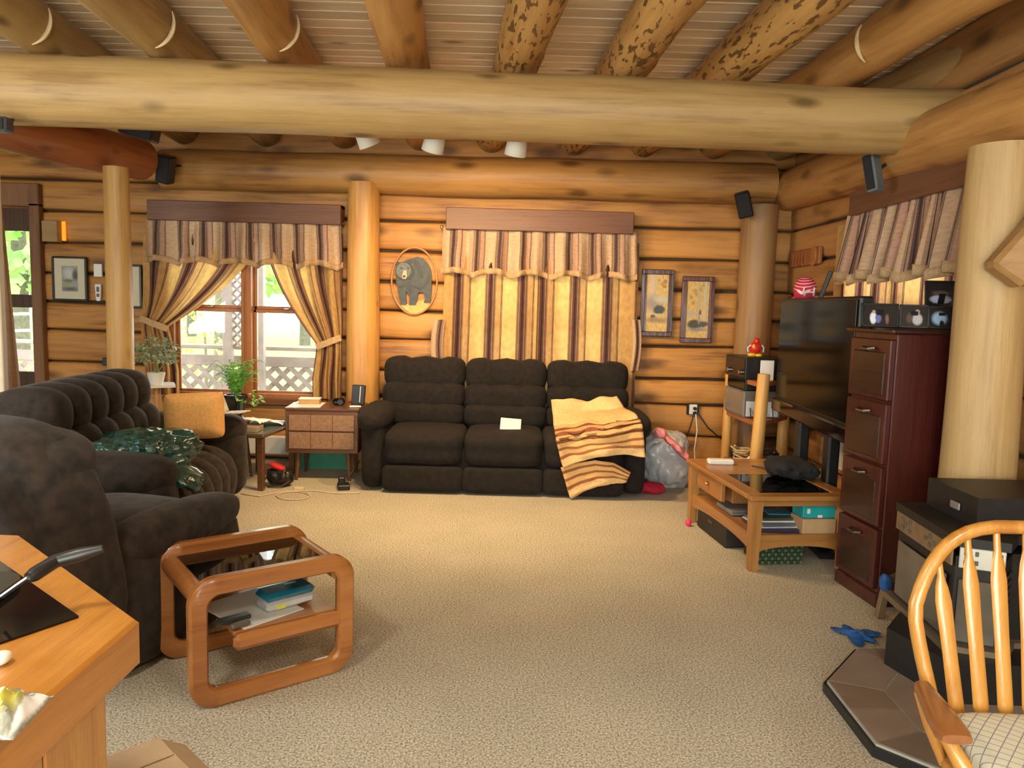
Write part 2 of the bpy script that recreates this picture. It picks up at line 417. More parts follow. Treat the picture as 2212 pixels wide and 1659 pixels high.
# ceiling: tongue and groove planks over the joists
ceil = struct('ceiling', (0, 0, ZC))
yy = YR; i = 0
pm = [None, None, None]
while yy < YB + .25:
    wd = 0.132
    if pm[i % 3] is None:
        g = G().box((0, 0, 0), (XR - XL + .5, wd - .007, .03), .007)
        o = mesh_obj('plank', g, M_plank, ceil, smooth=False, world=False); pm[i % 3] = o.data
    else:
        o = bpy.data.objects.new('plank', pm[i % 3]); C.objects.link(o); o.parent = ceil
    o.location = ((XL + XR) / 2, yy + wd / 2, .015 + random.uniform(-.001, .001)); yy += wd; i += 1
mesh_obj('subfloor', G().box(((XL + XR) / 2, (YR + YB) / 2, ZC + .07), (XR - XL + .8, YB - YR + 1, .08)), M_chink, ceil, smooth=False)

def rect_cells(x0, x1, z0, z1, holes):
    """the parts of a rectangle that its openings leave"""
    xs = sorted({x0, x1, *[v for h in holes for v in h[:2]]}); out = []
    for a, b in zip(xs, xs[1:]):
        m_ = (a + b) / 2; hs = sorted([h for h in holes if h[0] <= m_ <= h[1]], key=lambda h: h[2]); z = z0
        for h in hs:
            if h[2] > z: out.append((a, b, z, h[2]))
            z = h[3]
        if z < z1: out.append((a, b, z, z1))
    return out
def wall_log(parent, a, b, z0, z1, face, depth, along, mat, seed, inward):
    """one hewn log of a wall: flat face, worn round edges that wander a little"""
    g = G(); k = max(2, int((b - a) / .22)); vs = []; fs = []
    prof = [(1, .0), (.5, .0), (.16, .035), (.03, .10), (-.02, .5), (.03, .90), (.16, .965), (.5, 1), (1, 1)]
    n = len(prof)
    for i in range(k + 1):
        t = a + (b - a) * i / k
        lo = z0 + .010 + .016 * nz(t * 1.3, seed) ; hi = z1 - .010 + .016 * nz(t * 1.3, seed + 7)
        for (dd, hh) in prof:
            q = face - inward * dd * depth + inward * .008 * nz(t * 2, hh * 3, seed)
            h = lo + (hi - lo) * hh
            vs.append((t, q, h) if along == 'X' else (q, t, h))
    for i in range(k):
        for j in range(n - 1): fs.append((i * n + j, (i + 1) * n + j, (i + 1) * n + j + 1, i * n + j + 1))
    fs.append(tuple(range(n))); fs.append(tuple(k * n + j for j in range(n)))
    g.add(vs, fs); return mesh_obj('log', g, mat, parent)

# ---- back wall
def bx(px, y=YB): return P(px, 650, y=y).x
def bz(py, px=1106, y=YB): return P(px, py, y=y).z
W1 = (bx(362), bx(702), bz(872, 540), bz(478, 540))
W2 = (bx(985), bx(1350), bz(880, 1160), bz(500, 1160))
DR = (bx(-150), bx(80), 0.0, bz(455, 60))
holes = [W1, W2, DR]
wallb = struct('wall_back', (0, YB, 0))
g = G()
for (a, b, c, d) in rect_cells(XL - .2, XR + .3, 0, ZC, holes): g.box(((a + b) / 2, YB + .13, (c + d) / 2), (b - a, .16, d - c))
mesh_obj('chinking', g, M_chink, wallb, smooth=False)
rows = [300, 362, 425, 494, 561, 627, 690, 750, 820, 875, 943, 1005]
zs = [ZC] + [bz(r, 1500) for r in rows[1:-1]] + [0.0]
sd = 0
for i in range(len(zs) - 1):
    z1, z0 = zs[i], zs[i + 1]; m_ = (z0 + z1) / 2
    cuts = sorted([h for h in holes if h[2] - .08 < m_ < h[3] + .04]); x = XL
    for h in cuts + [(XR + .2, 99, 0, 0)]:
        if h[0] - x > .05:
            sd += 1; wall_log(wallb, x + .004, h[0], z0, z1, YB, .07, 'X', M_wall, sd * 3.1, -1)
        x = h[1]
# ---- right wall
W3 = (4.02, 5.62, bz(690, 1900, 5), 2.18)
wallr = struct('wall_right', (XR, 0, 0))
g = G()
for (a, b, c, d) in rect_cells(YR, YB + .2, 0, ZC, [W3]): g.box((XR + .13, (a + b) / 2, (c + d) / 2), (.16, b - a, d - c))
mesh_obj('chinking', g, M_chink, wallr, smooth=False)
zr = [ZC, 2.72, 2.44, 2.17, 1.89, 1.61, 1.34, 1.07, .80, .53, .27, 0]
for i in range(len(zr) - 1):
    z1, z0 = zr[i], zr[i + 1]; m_ = (z0 + z1) / 2
    segs = [(YR, W3[0]), (W3[1], YB)] if W3[2] - .08 < m_ < W3[3] + .04 else [(YR, YB)]
    for a, b in segs:
        sd += 1; wall_log(wallr, a, b, z0, z1, XR, .07, 'Y', M_wally, sd * 3.1, -1)
# ---- left wall and the kitchen end, behind and beside the photographer
LW = (0.2, 2.2, .9, 2.3)
walll = struct('wall_left', (XL, 0, 0)); g = G()
for (a, b, c, d) in rect_cells(YR, YB + .2, 0, ZC, [LW]): g.box((XL - .1, (a + b) / 2, (c + d) / 2), (.2, b - a, d - c))
mesh_obj('chinking', g, M_chink, walll, smooth=False)
for i in range(len(zr) - 1):
    z1, z0 = zr[i], zr[i + 1]; m_ = (z0 + z1) / 2
    for a, b in ([(YR, LW[0]), (LW[1], YB)] if LW[2] < m_ < LW[3] else [(YR, YB)]):
        sd += 1; wall_log(walll, a, b, z0, z1, XL, .07, 'Y', M_wally, sd * 3.1, 1)
RW = (-2.6, 1.4, .15, 2.4)
wallq = struct('wall_rear', (0, YR, 0)); g = G()
for (a, b, c, d) in rect_cells(XL, XR + .3, 0, ZC, [RW]): g.box(((a + b) / 2, YR - .1, (c + d) / 2), (b - a, .2, d - c))
mesh_obj('chinking', g, M_chink, wallq, smooth=False)
for i in range(len(zr) - 1):
    z1, z0 = zr[i], zr[i + 1]; m_ = (z0 + z1) / 2
    for a, b in ([(XL, RW[0]), (RW[1], XR)] if RW[2] < m_ < RW[3] else [(XL, XR)]):
        sd += 1; wall_log(wallq, a, b, z0, z1, YR, .07, 'X', M_wall, sd * 3.1, 1)

# ---- windows
def window(name, r, y, mull=True, rail=None):
    x0, x1, z0, z1 = r; o = struct(name, ((x0 + x1) / 2, y, z0)); f = .055
    fr = G()
    fr.box(((x0 + x1) / 2, y + .07, z0 + f / 2 + .02), (x1 - x0, .16, f + .04), .006); fr.box(((x0 + x1) / 2, y + .07, z1 - f / 2), (x1 - x0, .16, f), .006)
    fr.box((x0 + f / 2, y + .07, (z0 + z1) / 2), (f, .16, z1 - z0), .006); fr.box((x1 - f / 2, y + .07, (z0 + z1) / 2), (f, .16, z1 - z0), .006)
    mesh_obj('window_frame', fr, M_trimz, o, smooth=False)
    xm = (x0 + x1) / 2
    lights = [(x0 + f, xm - .045), (xm + .045, x1 - f)] if mull else [(x0 + f, x1 - f)]
    if mull:
        mesh_obj('mullion', G().box((xm, y + .05, (z0 + z1) / 2), (.09, .13, z1 - z0 - .02), .008), M_trimz, o, smooth=False)
        mesh_obj('mullion_strip', G().box((xm, y - .022, (z0 + z1) / 2), (.012, .02, z1 - z0 - .06), .004), M_trimz, o, smooth=False)
    zm = rail or (z0 + z1) / 2
    for (a, b) in lights:
        s_ = .026
        for (c, d, yo) in ((z0 + f + .03, zm, .075), (zm, z1 - f, .095)):
            sh = G(); s2 = .03
            sh.box(((a + b) / 2, y + yo, c + s2 / 2), (b - a, .03, s2), .004); sh.box(((a + b) / 2, y + yo, d - s2 / 2), (b - a, .03, s2), .004)
            sh.box((a + s_ / 2, y + yo, (c + d) / 2), (s_, .03, d - c), .004); sh.box((b - s_ / 2, y + yo, (c + d) / 2), (s_, .03, d - c), .004)
            so = mesh_obj('sash', sh, M_trimz, o, smooth=False)
            mesh_obj('pane', G().box(((a + b) / 2, y + yo, (c + d) / 2), (b - a - .01, .004, d - c - .01)), M_glass, so, smooth=False)
        mesh_obj('sash_lock', G().box(((a + b) / 2, y + .05, zm + .012), (.05, .02, .018), .004), M_brass, o, smooth=False)
    return o
window('window_1', W1, YB, True, bz(668, 540))
window('window_2', W2, YB, True)
sill = struct('trim_1', (bx(530), YB, W1[2]))
mesh_obj('sill_board', G().box(((W1[0] + W1[1]) / 2, YB - .03, W1[2] + .03), (W1[1] - W1[0] + .06, .10, .06), .008), M_trim, sill, smooth=False)
mesh_obj('apron_board', G().box(((W1[0] + W1[1]) / 2, YB - .012, W1[2] - .07), (W1[1] - W1[0] + .06, .05, .13), .006), M_logo, sill, smooth=False)
# right wall window seen only round its curtain
o = struct('window_3', (XR, 4.8, W3[2])); a, b, c, d = W3; fr = G()
for (yc, zc, sy, sz) in (((a + b) / 2, c + .04, b - a, .08), ((a + b) / 2, d - .04, b - a, .08), (a + .04, (c + d) / 2, .08, d - c), (b - .04, (c + d) / 2, .08, d - c), ((a + b) / 2, (c + d) / 2, .08, d - c)):
    fr.box((XR + .06, yc, zc), (.16, sy, sz), .006)
mesh_obj('window_frame', fr, M_trimz, o, smooth=False)
for (p, q) in ((a + .08, (a + b) / 2 - .04), ((a + b) / 2 + .04, b - .08)):
    mesh_obj('pane', G().box((XR + .09, (p + q) / 2, (c + d) / 2), (.004, q - p, d - c - .16)), M_glass, o, smooth=False)
# windows of the kitchen end (behind the photographer)
for nm, cc, sz, horiz in (('window_4', (XL - .06, 1.2, 1.6), (2.0, 1.4), False), ('window_5', (-.6, YR - .06, 1.275), (4.0, 2.25), True)):
    o = struct(nm, cc); fr = G(); hw, hh = sz[0] / 2, sz[1] / 2
    for (u, v, su, sv) in ((0, -hh + .04, 2 * hw, .08), (0, hh - .04, 2 * hw, .08), (-hw + .04, 0, .08, 2 * hh), (hw - .04, 0, .08, 2 * hh), (0, 0, .09, 2 * hh)):
        fr.box((cc[0] + u, cc[1], cc[2] + v) if horiz else (cc[0], cc[1] + u, cc[2] + v), (su, .12, sv) if horiz else (.12, su, sv), .006)
    mesh_obj('window_frame', fr, M_trimz, o, smooth=False)
# ---- door at the far left
dx0, dx1 = bx(-140), bx(100); dz = bz(440, 60)
door = struct('door_1', ((dx0 + dx1) / 2, YB, 0))
M_door = wood('dark stained door', (0.075, 0.036, 0.018), (0.045, 0.02, 0.012), 'Z', .45, 0)
cas = G(); xg = bx(78)
cas.box(((xg + dx1) / 2, YB - .03, dz / 2), (dx1 - xg, .08, dz), .008); cas.box(((dx0 + dx1) / 2, YB - .03, dz + .07), (dx1 - dx0, .08, .2), .008)
mesh_obj('door_frame', cas, wood('door casing', (0.21, 0.10, 0.042), (0.14, 0.06, 0.026), 'Z', .5, 0), door, smooth=False)
gz = [bz(803, 40), bz(664, 40), bz(636, 40), bz(498, 40)]
d0, d1 = bx(-130), xg; dg = G()
dg.box(((d0 + d1) / 2, YB + .05, gz[0] / 2), (d1 - d0, .05, gz[0]), .004); dg.box(((d0 + d1) / 2, YB + .05, (gz[1] + gz[2]) / 2), (d1 - d0, .05, gz[2] - gz[1]), .004)
dg.box(((d0 + d1) / 2, YB + .05, (gz[3] + dz) / 2), (d1 - d0, .05, dz - gz[3]), .004)
dg.box((d0 + .05, YB + .05, dz / 2), (.1, .05, dz), .004); dg.box((d1 - .008, YB + .05, dz / 2), (.016, .05, dz), .004)
leaf = mesh_obj('door_leaf', dg, M_door, door, smooth=False)
for k in (0, 2): mesh_obj('pane', G().box(((d0 + d1) / 2, YB + .05, (gz[k] + gz[k + 1]) / 2), (d1 - d0 - .1, .006, gz[k + 1] - gz[k])), M_glass, leaf, smooth=False)
# ---- white heater strip along the back wall, wooden baseboard right of the sofa
bb = struct('baseboard_back', (-1.9, YB, 0))
mesh_obj('heater_panel', G().box((bx(560), YB - .05, .14), (bx(770) - bx(350), .06, .17), .012), plain('white enamel', (.72, .74, .76), .4, var=.03), bb, smooth=False)

# ---- logs that carry the ceiling
def beam(name, p0, p1, r0, r1, mat, label, cat='log beam', group=None, **k):
    return tag(log(name, p0, p1, r0, r1, mat, **k), label, cat, group)
D1 = 4.45
beam('log_beam', P(-420, 176, y=D1), P(2085, 268, y=D1), .198, .178, M_log, 'thick pale log beam spanning the whole room in front of the track lights', seed=3, wob=.03, bumps=.02)
beam('wall_plate_log', P(352, 366, y=YB - .12), P(1668, 398, y=YB - .12), .165, .17, M_logo, 'knotty log lying along the top of the back wall above both curtained windows', seed=11, bumps=.03)
beam('wall_plate_log', (XR - .05, YB - .05, 2.51), (2.24, 2.9, 2.36), .17, .165, M_logo, 'long log running above the side window, the grey speaker hanging on it', seed=17, bumps=.02)
beam('log_beam', P(-560, 130, y=3.6), P(302, 345, y=YB - .55), .15, .16, M_red, 'red-brown log beam resting on the slim yellow post', seed=23)
JB = [(245, 90), (395, 330), (570, 590), (745, 845), (908, 1120), (1062, 1375), (1238, 1612), (1392, 1862), (1545, 2105)]
jlab = ['leftmost ceiling joist, mostly cut off by the picture corner', 'joist over the red-brown beam with pale sawn ring', 'plain yellow joist above the window with tied-back curtains',
        'smooth brown joist above the first track light', 'scarred joist crossing above the third track light', 'scarred joist above the striped closed curtains', 'joist covered in bark-scar flecks above the turkey pictures',
        'smooth golden joist above the corner speaker', 'pale joist nearest the side wall above the thick corner post']
JB = [(245, 95), (395, 350), (575, 600), (742, 868), (910, 1125), (1062, 1372), (1240, 1610), (1392, 1860), (1545, 2110)]
JB = [(395, 95), (575, 350), (742, 605), (908, 868), (1062, 1125), (1240, 1372), (1392, 1608), (1545, 1858), (1690, 2105)]
for i, (pb, pf) in enumerate(JB):
    b = P(pb, 322, y=YB - .05); f = P(pf, 150, y=D1); zj = 2.905
    d = (b - f).normalized(); near = f - d * ((f.y + .6) / d.y); far = b + d * .25
    beam('ceiling_joist', (near.x, near.y, zj), (far.x, far.y, zj), .148, .132, M_scar if i in (4, 5, 6) else (M_log if i in (0, 1, 8) else M_logo), jlab[i], 'joist', 'log joists under the plank ceiling', seed=31 + i * 5, wob=.03, bumps=.03)
    if i in (0, 1, 2, 7):
        jo = [q_ for q_ in bpy.data.objects if q_.name.startswith('ceiling_joist')][-1]
        for q_ in bpy.data.objects:
            if q_.get('label') == jlab[i]: jo = q_
        xr_ = (D1 - .22 - near.y) / d.y; rg = G().tube([(xr_, .148 * cos(a_), .148 * sin(a_)) for a_ in [(-3.5 + k_ * .145) if i < 6 else (-.9 + k_ * .13) for k_ in range(12)]], [.003 + .009 * sin(pi * k_ / 11) for k_ in range(12)], 6)
        mesh_obj('sawn_ring', rg, plain('pale sawn edge', (.60, .45, .25), .7), jo, world=False)
# posts
def post(px0, px1, pyt, y, r0, r1, ztop, mat, label, seed, name='log_post'):
    t = P((px0 + px1) / 2, pyt, y=y)
    return beam(name, (t.x, y, 0), (t.x, y, ztop), r0, r1, mat, label, 'post', seed=seed, wob=.008)
post(752, 820, 450, YB - .165, .15, .135, P(786, 396, y=YB - .165).z, wood('smooth golden post', (0.60, 0.31, 0.085), (0.42, 0.20, 0.05), 'X', .4, .02, tone=.03), 'smooth golden log post between the two curtained windows', 41)
post(230, 278, 500, 5.75, .098, .088, P(254, 362, y=5.75).z, wood('slim yellow post', (0.58, 0.34, 0.11), (0.43, 0.21, 0.06), 'X', .45, .05, tone=.03), 'slim yellow peeled post standing behind the tufted loveseat', 43)
post(1598, 1668, 600, YB - .175, .155, .15, 2.36, wood('brown corner post', (0.33, 0.185, 0.075), (0.21, 0.105, 0.04), 'X', .5, .06, tone=.02), 'greyish brown log post in the far corner behind the television', 47)
post(2080, 2212, 600, 3.5, .168, .140, P(2130, 345, y=3.5).z + .06, wood('pale thick post', (0.50, 0.33, 0.14), (0.36, 0.22, 0.085), 'X', .5, .02, tone=.02), 'thick pale log post behind the dark red filing cabinet', 53)
bp0, bp1 = P(2165, 600, y=3.27), P(2330, 420, y=3.2)
tag(mesh_obj('diagonal_brace', G().bar(bp0, bp1, .16, .17, .02), wood('brace wood', (0.36, 0.20, 0.07), (0.24, 0.12, 0.04), 'X', .5, .05)), 'diagonal brace log fixed to the thick corner post', 'brace')
# board and jamb at the far left edge
lb = P(31, 905, y=4.95); tp = P(-15, 455, y=4.95); bd = (tp - lb) / (tp.z - lb.z); lb = lb + bd * (.02 - lb.z); tp = tp + bd * (2.3 - tp.z)
tag(mesh_obj('leaning_board', G().bar(lb, tp, .11, .03, .004, up=(0, 1, 0)), wood('leaning fir board', (0.50, 0.27, 0.11), (0.36, 0.18, 0.07), 'X', .5, .0)), 'narrow orange-brown board leaning beside the glazed door', 'board')
cj = P(0, 700, y=4.7)
tag(mesh_obj('cream_panel', G().box((cj.x - .11, 4.7, 1.15), (.27, .05, 2.3), .006), plain('cream paint', (.62, .50, .36), .5, var=.05)), 'cream painted panel edge at the left rim of the picture', 'panel')

# ---- outside: porch, railing, lawn, trees
M_lawn = plain('sunlit lawn', (0.30, 0.50, 0.10), .9, var=.35, nscale=3)
lw = mesh_obj('lawn', G().box((0, 40, -.55), (140, 65, .1)), M_lawn, smooth=False); lw['kind'] = 'structure'
M_deck = plain('weathered grey wood', (0.36, 0.29, 0.24), .7, var=.15, nscale=6)
dk = struct('porch_deck', (-2, 8.5, -.2))
for k in range(16): mesh_obj('plank', G().box((-2, 7.2 + k * .15, -.12), (14, .142, .04), .004), M_deck, dk, smooth=False)
YP = 9.6
rail = thing('porch_railing', 'grey wooden porch railing with lattice seen through the tied-back curtains', 'railing', (-3, YP, 0))
zt = bz(751, 540, YP); zm = bz(780, 540, YP)
mesh_obj('top_rail', G().box((-2.6, YP, zt), (9, .1, .05), .008), M_deck, rail, smooth=False)
mesh_obj('middle_board', G().box((-2.6, YP, zm), (9, .035, .13), .005), M_deck, rail, smooth=False)
mesh_obj('bottom_rail', G().box((-2.6, YP, .02), (9, .06, .08), .005), M_deck, rail, smooth=False)
for k in range(40):
    x = -6.6 + k * .195
    for s in (-1, 1):
        mesh_obj('lattice_slat', G().bar((x - s * .32, YP + s * .006, .0), (x + s * .32, YP + s * .006, zm - .04), .01, .062), M_deck, rail, smooth=False)
for (pa, pb, lab) in ((486, 524, 'broad grey porch post behind the curtain gap'), (562, 574, 'slim grey porch post seen through the right pane')):
    a = P(pa, 700, y=YP - .1); b = P(pb, 700, y=YP - .1)
    o = thing('porch_post', lab, 'porch post', ((a.x + b.x) / 2, YP - .1, 0))
    wd = b.x - a.x
    mesh_obj('shaft', G().box((a.x + (wd * .25 if wd > .15 else wd / 2), YP - .14, 1.3), (wd * .5 if wd > .15 else wd, .1, 2.9), .006), M_deck, o, smooth=False)
    if wd > .15:
        xc = a.x + wd * .76
        for k in range(16):
            for s in (-1, 1):
                z = .9 + k * .11; mesh_obj('lattice_slat', G().bar((xc - .06, YP - .14 + s * .006, z - s * .06), (xc + .06, YP - .14 + s * .006, z + s * .06), .01, .03), M_deck, o, smooth=False)
        mesh_obj('lattice_edge', G().box((xc + .075, YP - .14, 1.7), (.025, .03, 1.9)), M_deck, o, smooth=False)
def tree(loc, h, cr, label, col, n=900, trunk_r=.18, cz=.62, flatc=1.0, seed=1):
    rnd = random.Random(seed); o = thing('tree', label, 'tree', loc, group='trees beyond the porch')
    lp('trunk', G().tube([(0, 0, -.4), (.05, 0, h * .35), (0, .05, h * .7)], [trunk_r, trunk_r * .8, trunk_r * .4], 10), plain('bark', (.16, .13, .10), .9, var=.3, bump=.5), o)
    g = G()
    for k in range(n):
        a = rnd.uniform(0, 2 * pi); q = rnd.random() ** .4; ph = rnd.uniform(-1, 1)
        c = Vector((cos(a) * cr * q * math.sqrt(1 - ph * ph * .8), sin(a) * cr * q * math.sqrt(1 - ph * ph * .8), h * cz + ph * h * .40 * flatc))
        s = rnd.uniform(.12, .3) * cr / 2.2; u = Vector((rnd.gauss(0, 1), rnd.gauss(0, 1), rnd.gauss(0, 1))).normalized(); v_ = u.orthogonal().normalized()
        g.add([c - u * s, c + v_ * s * .5, c + u * s, c - v_ * s * .5], [(0, 1, 2, 3)])
    f = lp('foliage', g, plain('leaf ' + str(col), col, .7, var=.35, nscale=2), o, smooth=False); f['kind'] = 'stuff'
    return o
tp_ = P(475, 760, y=16)
tree((tp_.x, 16, -.5), 6.5, 2.0, 'grey-trunked tree standing on the lawn beyond the porch railing', (.30, .48, .12), 500, .16, cz=.8, seed=3)
tb = P(440, 745, y=14)
tree((tb.x, 14, -.5), 1.9, .55, 'small yellow-green bush beyond the porch railing', (.42, .50, .10), 260, .04, seed=4)
for k, (x, y, h, r, lab) in enumerate(((-14.2, 22, 9, 2.6, 'leafy green tree filling the upper pane of the glazed door'), (-21, 30, 11, 3.2, 'tall tree farther off behind the leafy tree at the glazed door'), (-9, 33, 10, 3.2, 'broad pale tree far beyond the lawn, left of the window post'),
        (-2.5, 38, 11, 3.2, 'distant pale tree centred beyond the window mullion'), (5, 42, 12, 4, 'distant tree behind the closed striped curtains'), (-16, 38, 12, 3.6, 'distant tree far behind the slim yellow post'))):
    tree((x, y, -.5), h, r, lab, (.36 + .04 * (k % 3), .58, .20), 1500, .25, seed=20 + k)
pr = P(40, 690, y=10.5)
tag(mesh_obj('yard_railing', G().tube([P(-30, 680, y=10.5), P(90, 677, y=10.5)], .02, 8).tube([P(-30, 716, y=10.5), P(90, 713, y=10.5)], .02, 8).tube([P(-25, 650, y=10.5), P(-25, 800, y=10.5)], .025, 8).tube([P(86, 650, y=10.5), P(86, 960, y=10.5)], .025, 8), plain('white pipe', (.8, .8, .8), .4)), 'two white pipe rails outside the glazed door', 'railing')

# ================================================================== FURNITURE
M_plush = plain('dark brown plush', (0.0085, 0.0046, 0.0031), .95, var=.6, nscale=24, sheen=.0, bump=.15)
M_plush2 = plain('brown velour', (0.022, 0.0138, 0.0098), .9, var=.6, nscale=22, sheen=.06, bump=.15)
# ---- three-seat recliner sofa against the back wall
SX, SY, SW, SD = P(1085, 1072, z=0).x, P(1085, 1072, z=0).y, 2.25, .98
sofa = thing('reclining_sofa', 'dark brown plush three-seat reclining sofa below the closed striped curtains', 'sofa', (SX, SY, 0))
aw = .20; iw = (SW - 2 * aw) / 3
lp('base', G().sbox((0, .52, .19), (SW / 2 - .06, .43, .16), 9, 8), M_plush, sofa)
for k in range(3):
    cx = -SW / 2 + aw + iw * (k + .5)
    def seatf(u, p):
        p = p.copy(); p.x = math.copysign(abs(u.x) ** .5, u.x) * (iw / 2 + .002); p.z += .012 * nz(p.x * 6 + k * 3, p.y * 6); p.y -= .03 * max(0, u.z) * (1 if u.y < 0 else 0); return p
    lp('seat_cushion', G().sbox((cx, .36, .335), (iw / 2, .37, .135), 4.5, 12, seatf), M_plush, sofa)
    lp('footrest_panel', G().sbox((cx, .045, .115), (iw / 2, .06, .10), 4.5, 10, lambda u, p: Vector((math.copysign(abs(u.x) ** .4, u.x) * (iw / 2 + .002), p.y, p.z))), M_plush, sofa)
    tilt = Matrix.Rotation(math.radians(-14), 3, 'X')
    def tuft(u, p, deep=.22, nn=3):
        p = p.copy(); p.x = math.copysign(abs(u.x) ** .55, u.x) * bw / 2; t = (p.x / bw + .5) * nn; d = abs(t - round(t)) if 0.4 < t < nn - .4 else .5
        s = 1 - deep * max(0, 1 - d / .16); p.y *= s
        if p.z > 0: p.z *= 1 - deep * .9 * max(0, 1 - d / .22)
        return p
    bk = G(); bw = (SW - .17) / 3; bxc = (k - 1) * bw * 1.0
    bo = lp('backrest', G().sbox((bxc, .80, .60), (bw / 2 - .01, .13, .36), 5, 8, None, tilt), M_plush, sofa)
    for (zz, yy_, hz, hy) in ((.865, .815, .135, .155), (.68, .745, .115, .16), (.53, .68, .10, .14)):
        mesh_obj('back_roll', G().sbox((bxc, yy_, zz), (bw / 2, hy, hz), 3.6, 12, tuft), M_plush, bo, world=False)
for s in (-1, 1):
    ao = lp('armrest', G().sbox((s * (SW / 2 - .11), .44, .30), (.085, .42, .29), 6, 8), M_plush, sofa)
    mesh_obj('arm_pad', G().sbox((s * (SW / 2 - .10), .40, .545), (.125, .44, .095), 2.8, 10), M_plush, ao, world=False)
# comforter over the end seat
M_quilt = stripes('striped comforter', [(0, srgb(214, 178, 122)), (.34, srgb(205, 168, 112)), (.40, srgb(120, 66, 44)), (.44, srgb(200, 150, 96)), (.48, srgb(128, 74, 50)), (.53, srgb(205, 158, 100)), (.60, srgb(140, 84, 50)), (.64, srgb(216, 170, 108)),
                                        (.71, srgb(150, 92, 52)), (.75, srgb(212, 165, 104)), (.82, srgb(150, 92, 52)), (.86, srgb(222, 182, 124))], 1.0, 1, mottle=.1)
def hug(px, py, lo=SY - .05, hi=SY + .50): return (px, py, min(hi, max(lo, P(px, py, z=.50).y)))
rowsL = [hug(a, b) for a, b in ((1190, 862), (1194, 895), (1196, 920), (1199, 940), (1203, 960), (1209, 985), (1216, 1008))]
rowsR = [(1330, 855, SY + .50), (1347, 882, SY + .40), (1372, 896, SY - .06), (1384, 910, SY - .09), (1388, 935, SY - .10), (1390, 960, SY - .10), (1391, 985, SY - .09)]
def rowpt(rows, v):
    t = v * (len(rows) - 1); i = min(int(t), len(rows) - 2); f = t - i
    a = P(rows[i][0], rows[i][1], y=rows[i][2]); b = P(rows[i + 1][0], rows[i + 1][1], y=rows[i + 1][2]); return a.lerp(b, f)
def quiltfn(u, v):
    p = rowpt(rowsL, v).lerp(rowpt(rowsR, v), u)
    p.y -= .03 + .018 * sin(u * 9 + v * 4) + .02 * nz(u * 5, v * 6, 2) + (.022 * sin(v * 70 + 3 * nz(u * 6, 1)) if .3 < v < .62 else 0)
    p.y -= .02; p.z += .012 * nz(u * 6, v * 5, 5) + (-.035 * math.exp(-((u - .55) / .12) ** 2) if v < .05 else 0) + (.055 * sin(u * pi) * max(0, (v - .7) / .3))
    return p
com = thing('comforter', 'beige and rust striped comforter draped over the end seat of the dark sofa', 'comforter', (P(1290, 960, y=5.8).x, 5.8, .5))
mesh_obj('draped_cloth', G().grid(quiltfn, 34, 44, lambda u, v: (u, v * .999)), M_quilt, com, sol=.022)
fl_t = [(1212, 1010), (1245, 1000), (1285, 994), (1325, 1000), (1362, 1022)]; fl_b = [(1232, 1078), (1258, 1062), (1290, 1050), (1322, 1045), (1352, 1042)]
def flapfn(u, v):
    def at(a, u):
        t = u * 4; i = min(3, int(t)); f = t - i; return (a[i][0] * (1 - f) + a[i + 1][0] * f, a[i][1] * (1 - f) + a[i + 1][1] * f)
    (ax, ay), (bx_, by) = at(fl_t, u), at(fl_b, u)
    p = P(ax + (bx_ - ax) * v, ay + (by - ay) * v, y=SY - .075 + .015 * sin(u * 8) + .012 * nz(u * 7, v * 7) + .02 * v); p.z = max(p.z, .018); return p
mesh_obj('hanging_corner', G().grid(flapfn, 24, 14, lambda u, v: (u, .55 + v * .44)), M_quilt, com, sol=.02)
pb = P(1103, 920, y=SY + .42)
tag(mesh_obj('paper_packet', G().box((0, 0, 0), (.165, .014, .105), .003, Matrix.Rotation(.06, 3, 'Y') @ Matrix.Rotation(-.6, 3, 'X')), stripes('striped wrapper', [(0, (.75, .74, .68)), (.5, (.62, .70, .66))], .3, 1)), 'small white striped packet lying on the middle seat of the dark sofa', 'packet').location = (pb.x, SY + .30, P(1103, 917, y=SY + .30).z)

# ---- tufted loveseat along the left
lv = thing('tufted_loveseat', 'brown velour loveseat with channel tufting, orange cushion on it', 'loveseat', (-2.22, 4.60, 0), math.radians(96))
LW_ = 1.46
lp('base', G().sbox((0, .06, .19), (LW_ / 2, .36, .15), 9, 8), M_plush2, lv)
lp('back_shell', G().sbox((0, .44, .52), (LW_ / 2 - .03, .14, .42), 6, 8, None, Matrix.Rotation(-.12, 3, 'X')), M_plush2, lv)
nch = 6; cw = (LW_ - .10) / nch
for k in range(nch):
    cx = -LW_ / 2 + .05 + cw * (k + .5)
    b1 = lp('back_channel', G().sbox((cx, .37, .80), (cw / 2 * 1.05, .19, .155), 2.6, 9), M_plush2, lv)
    lp('back_channel', G().sbox((cx, .27, .59), (cw / 2 * 1.05, .15, .15), 2.5, 9), M_plush2, lv)
nsc = 6; sw_ = (LW_ - .36) / nsc
path = [(.22, .40), (.05, .44), (-.15, .46), (-.28, .44), (-.37, .38), (-.41, .29), (-.41, .19), (-.385, .09)]
for k in range(nsc):
    cx = -LW_ / 2 + .18 + sw_ * (k + .5)
    def ch(u, v):
        t = v * (len(path) - 1); i = min(int(t), len(path) - 2); f = t - i
        y = path[i][0] * (1 - f) + path[i + 1][0] * f; z = path[i][1] * (1 - f) + path[i + 1][1] * f
        dy = path[i + 1][0] - path[i][0]; dz_ = path[i + 1][1] - path[i][1]; l = math.hypot(dy, dz_); ny, nzz = dz_ / l, -dy / l
        if nzz < 0 and ny > 0: ny, nzz = -ny, -nzz
        q = 2 * u - 1; b = .055 * math.sqrt(max(0, 1 - q * q)) - .05
        return (cx + q * sw_ / 2 * 1.04, y + ny * b, z + nzz * b + .02 * 0)
    lp('seat_channel', G().grid(ch, 10, 22), M_plush2, lv)
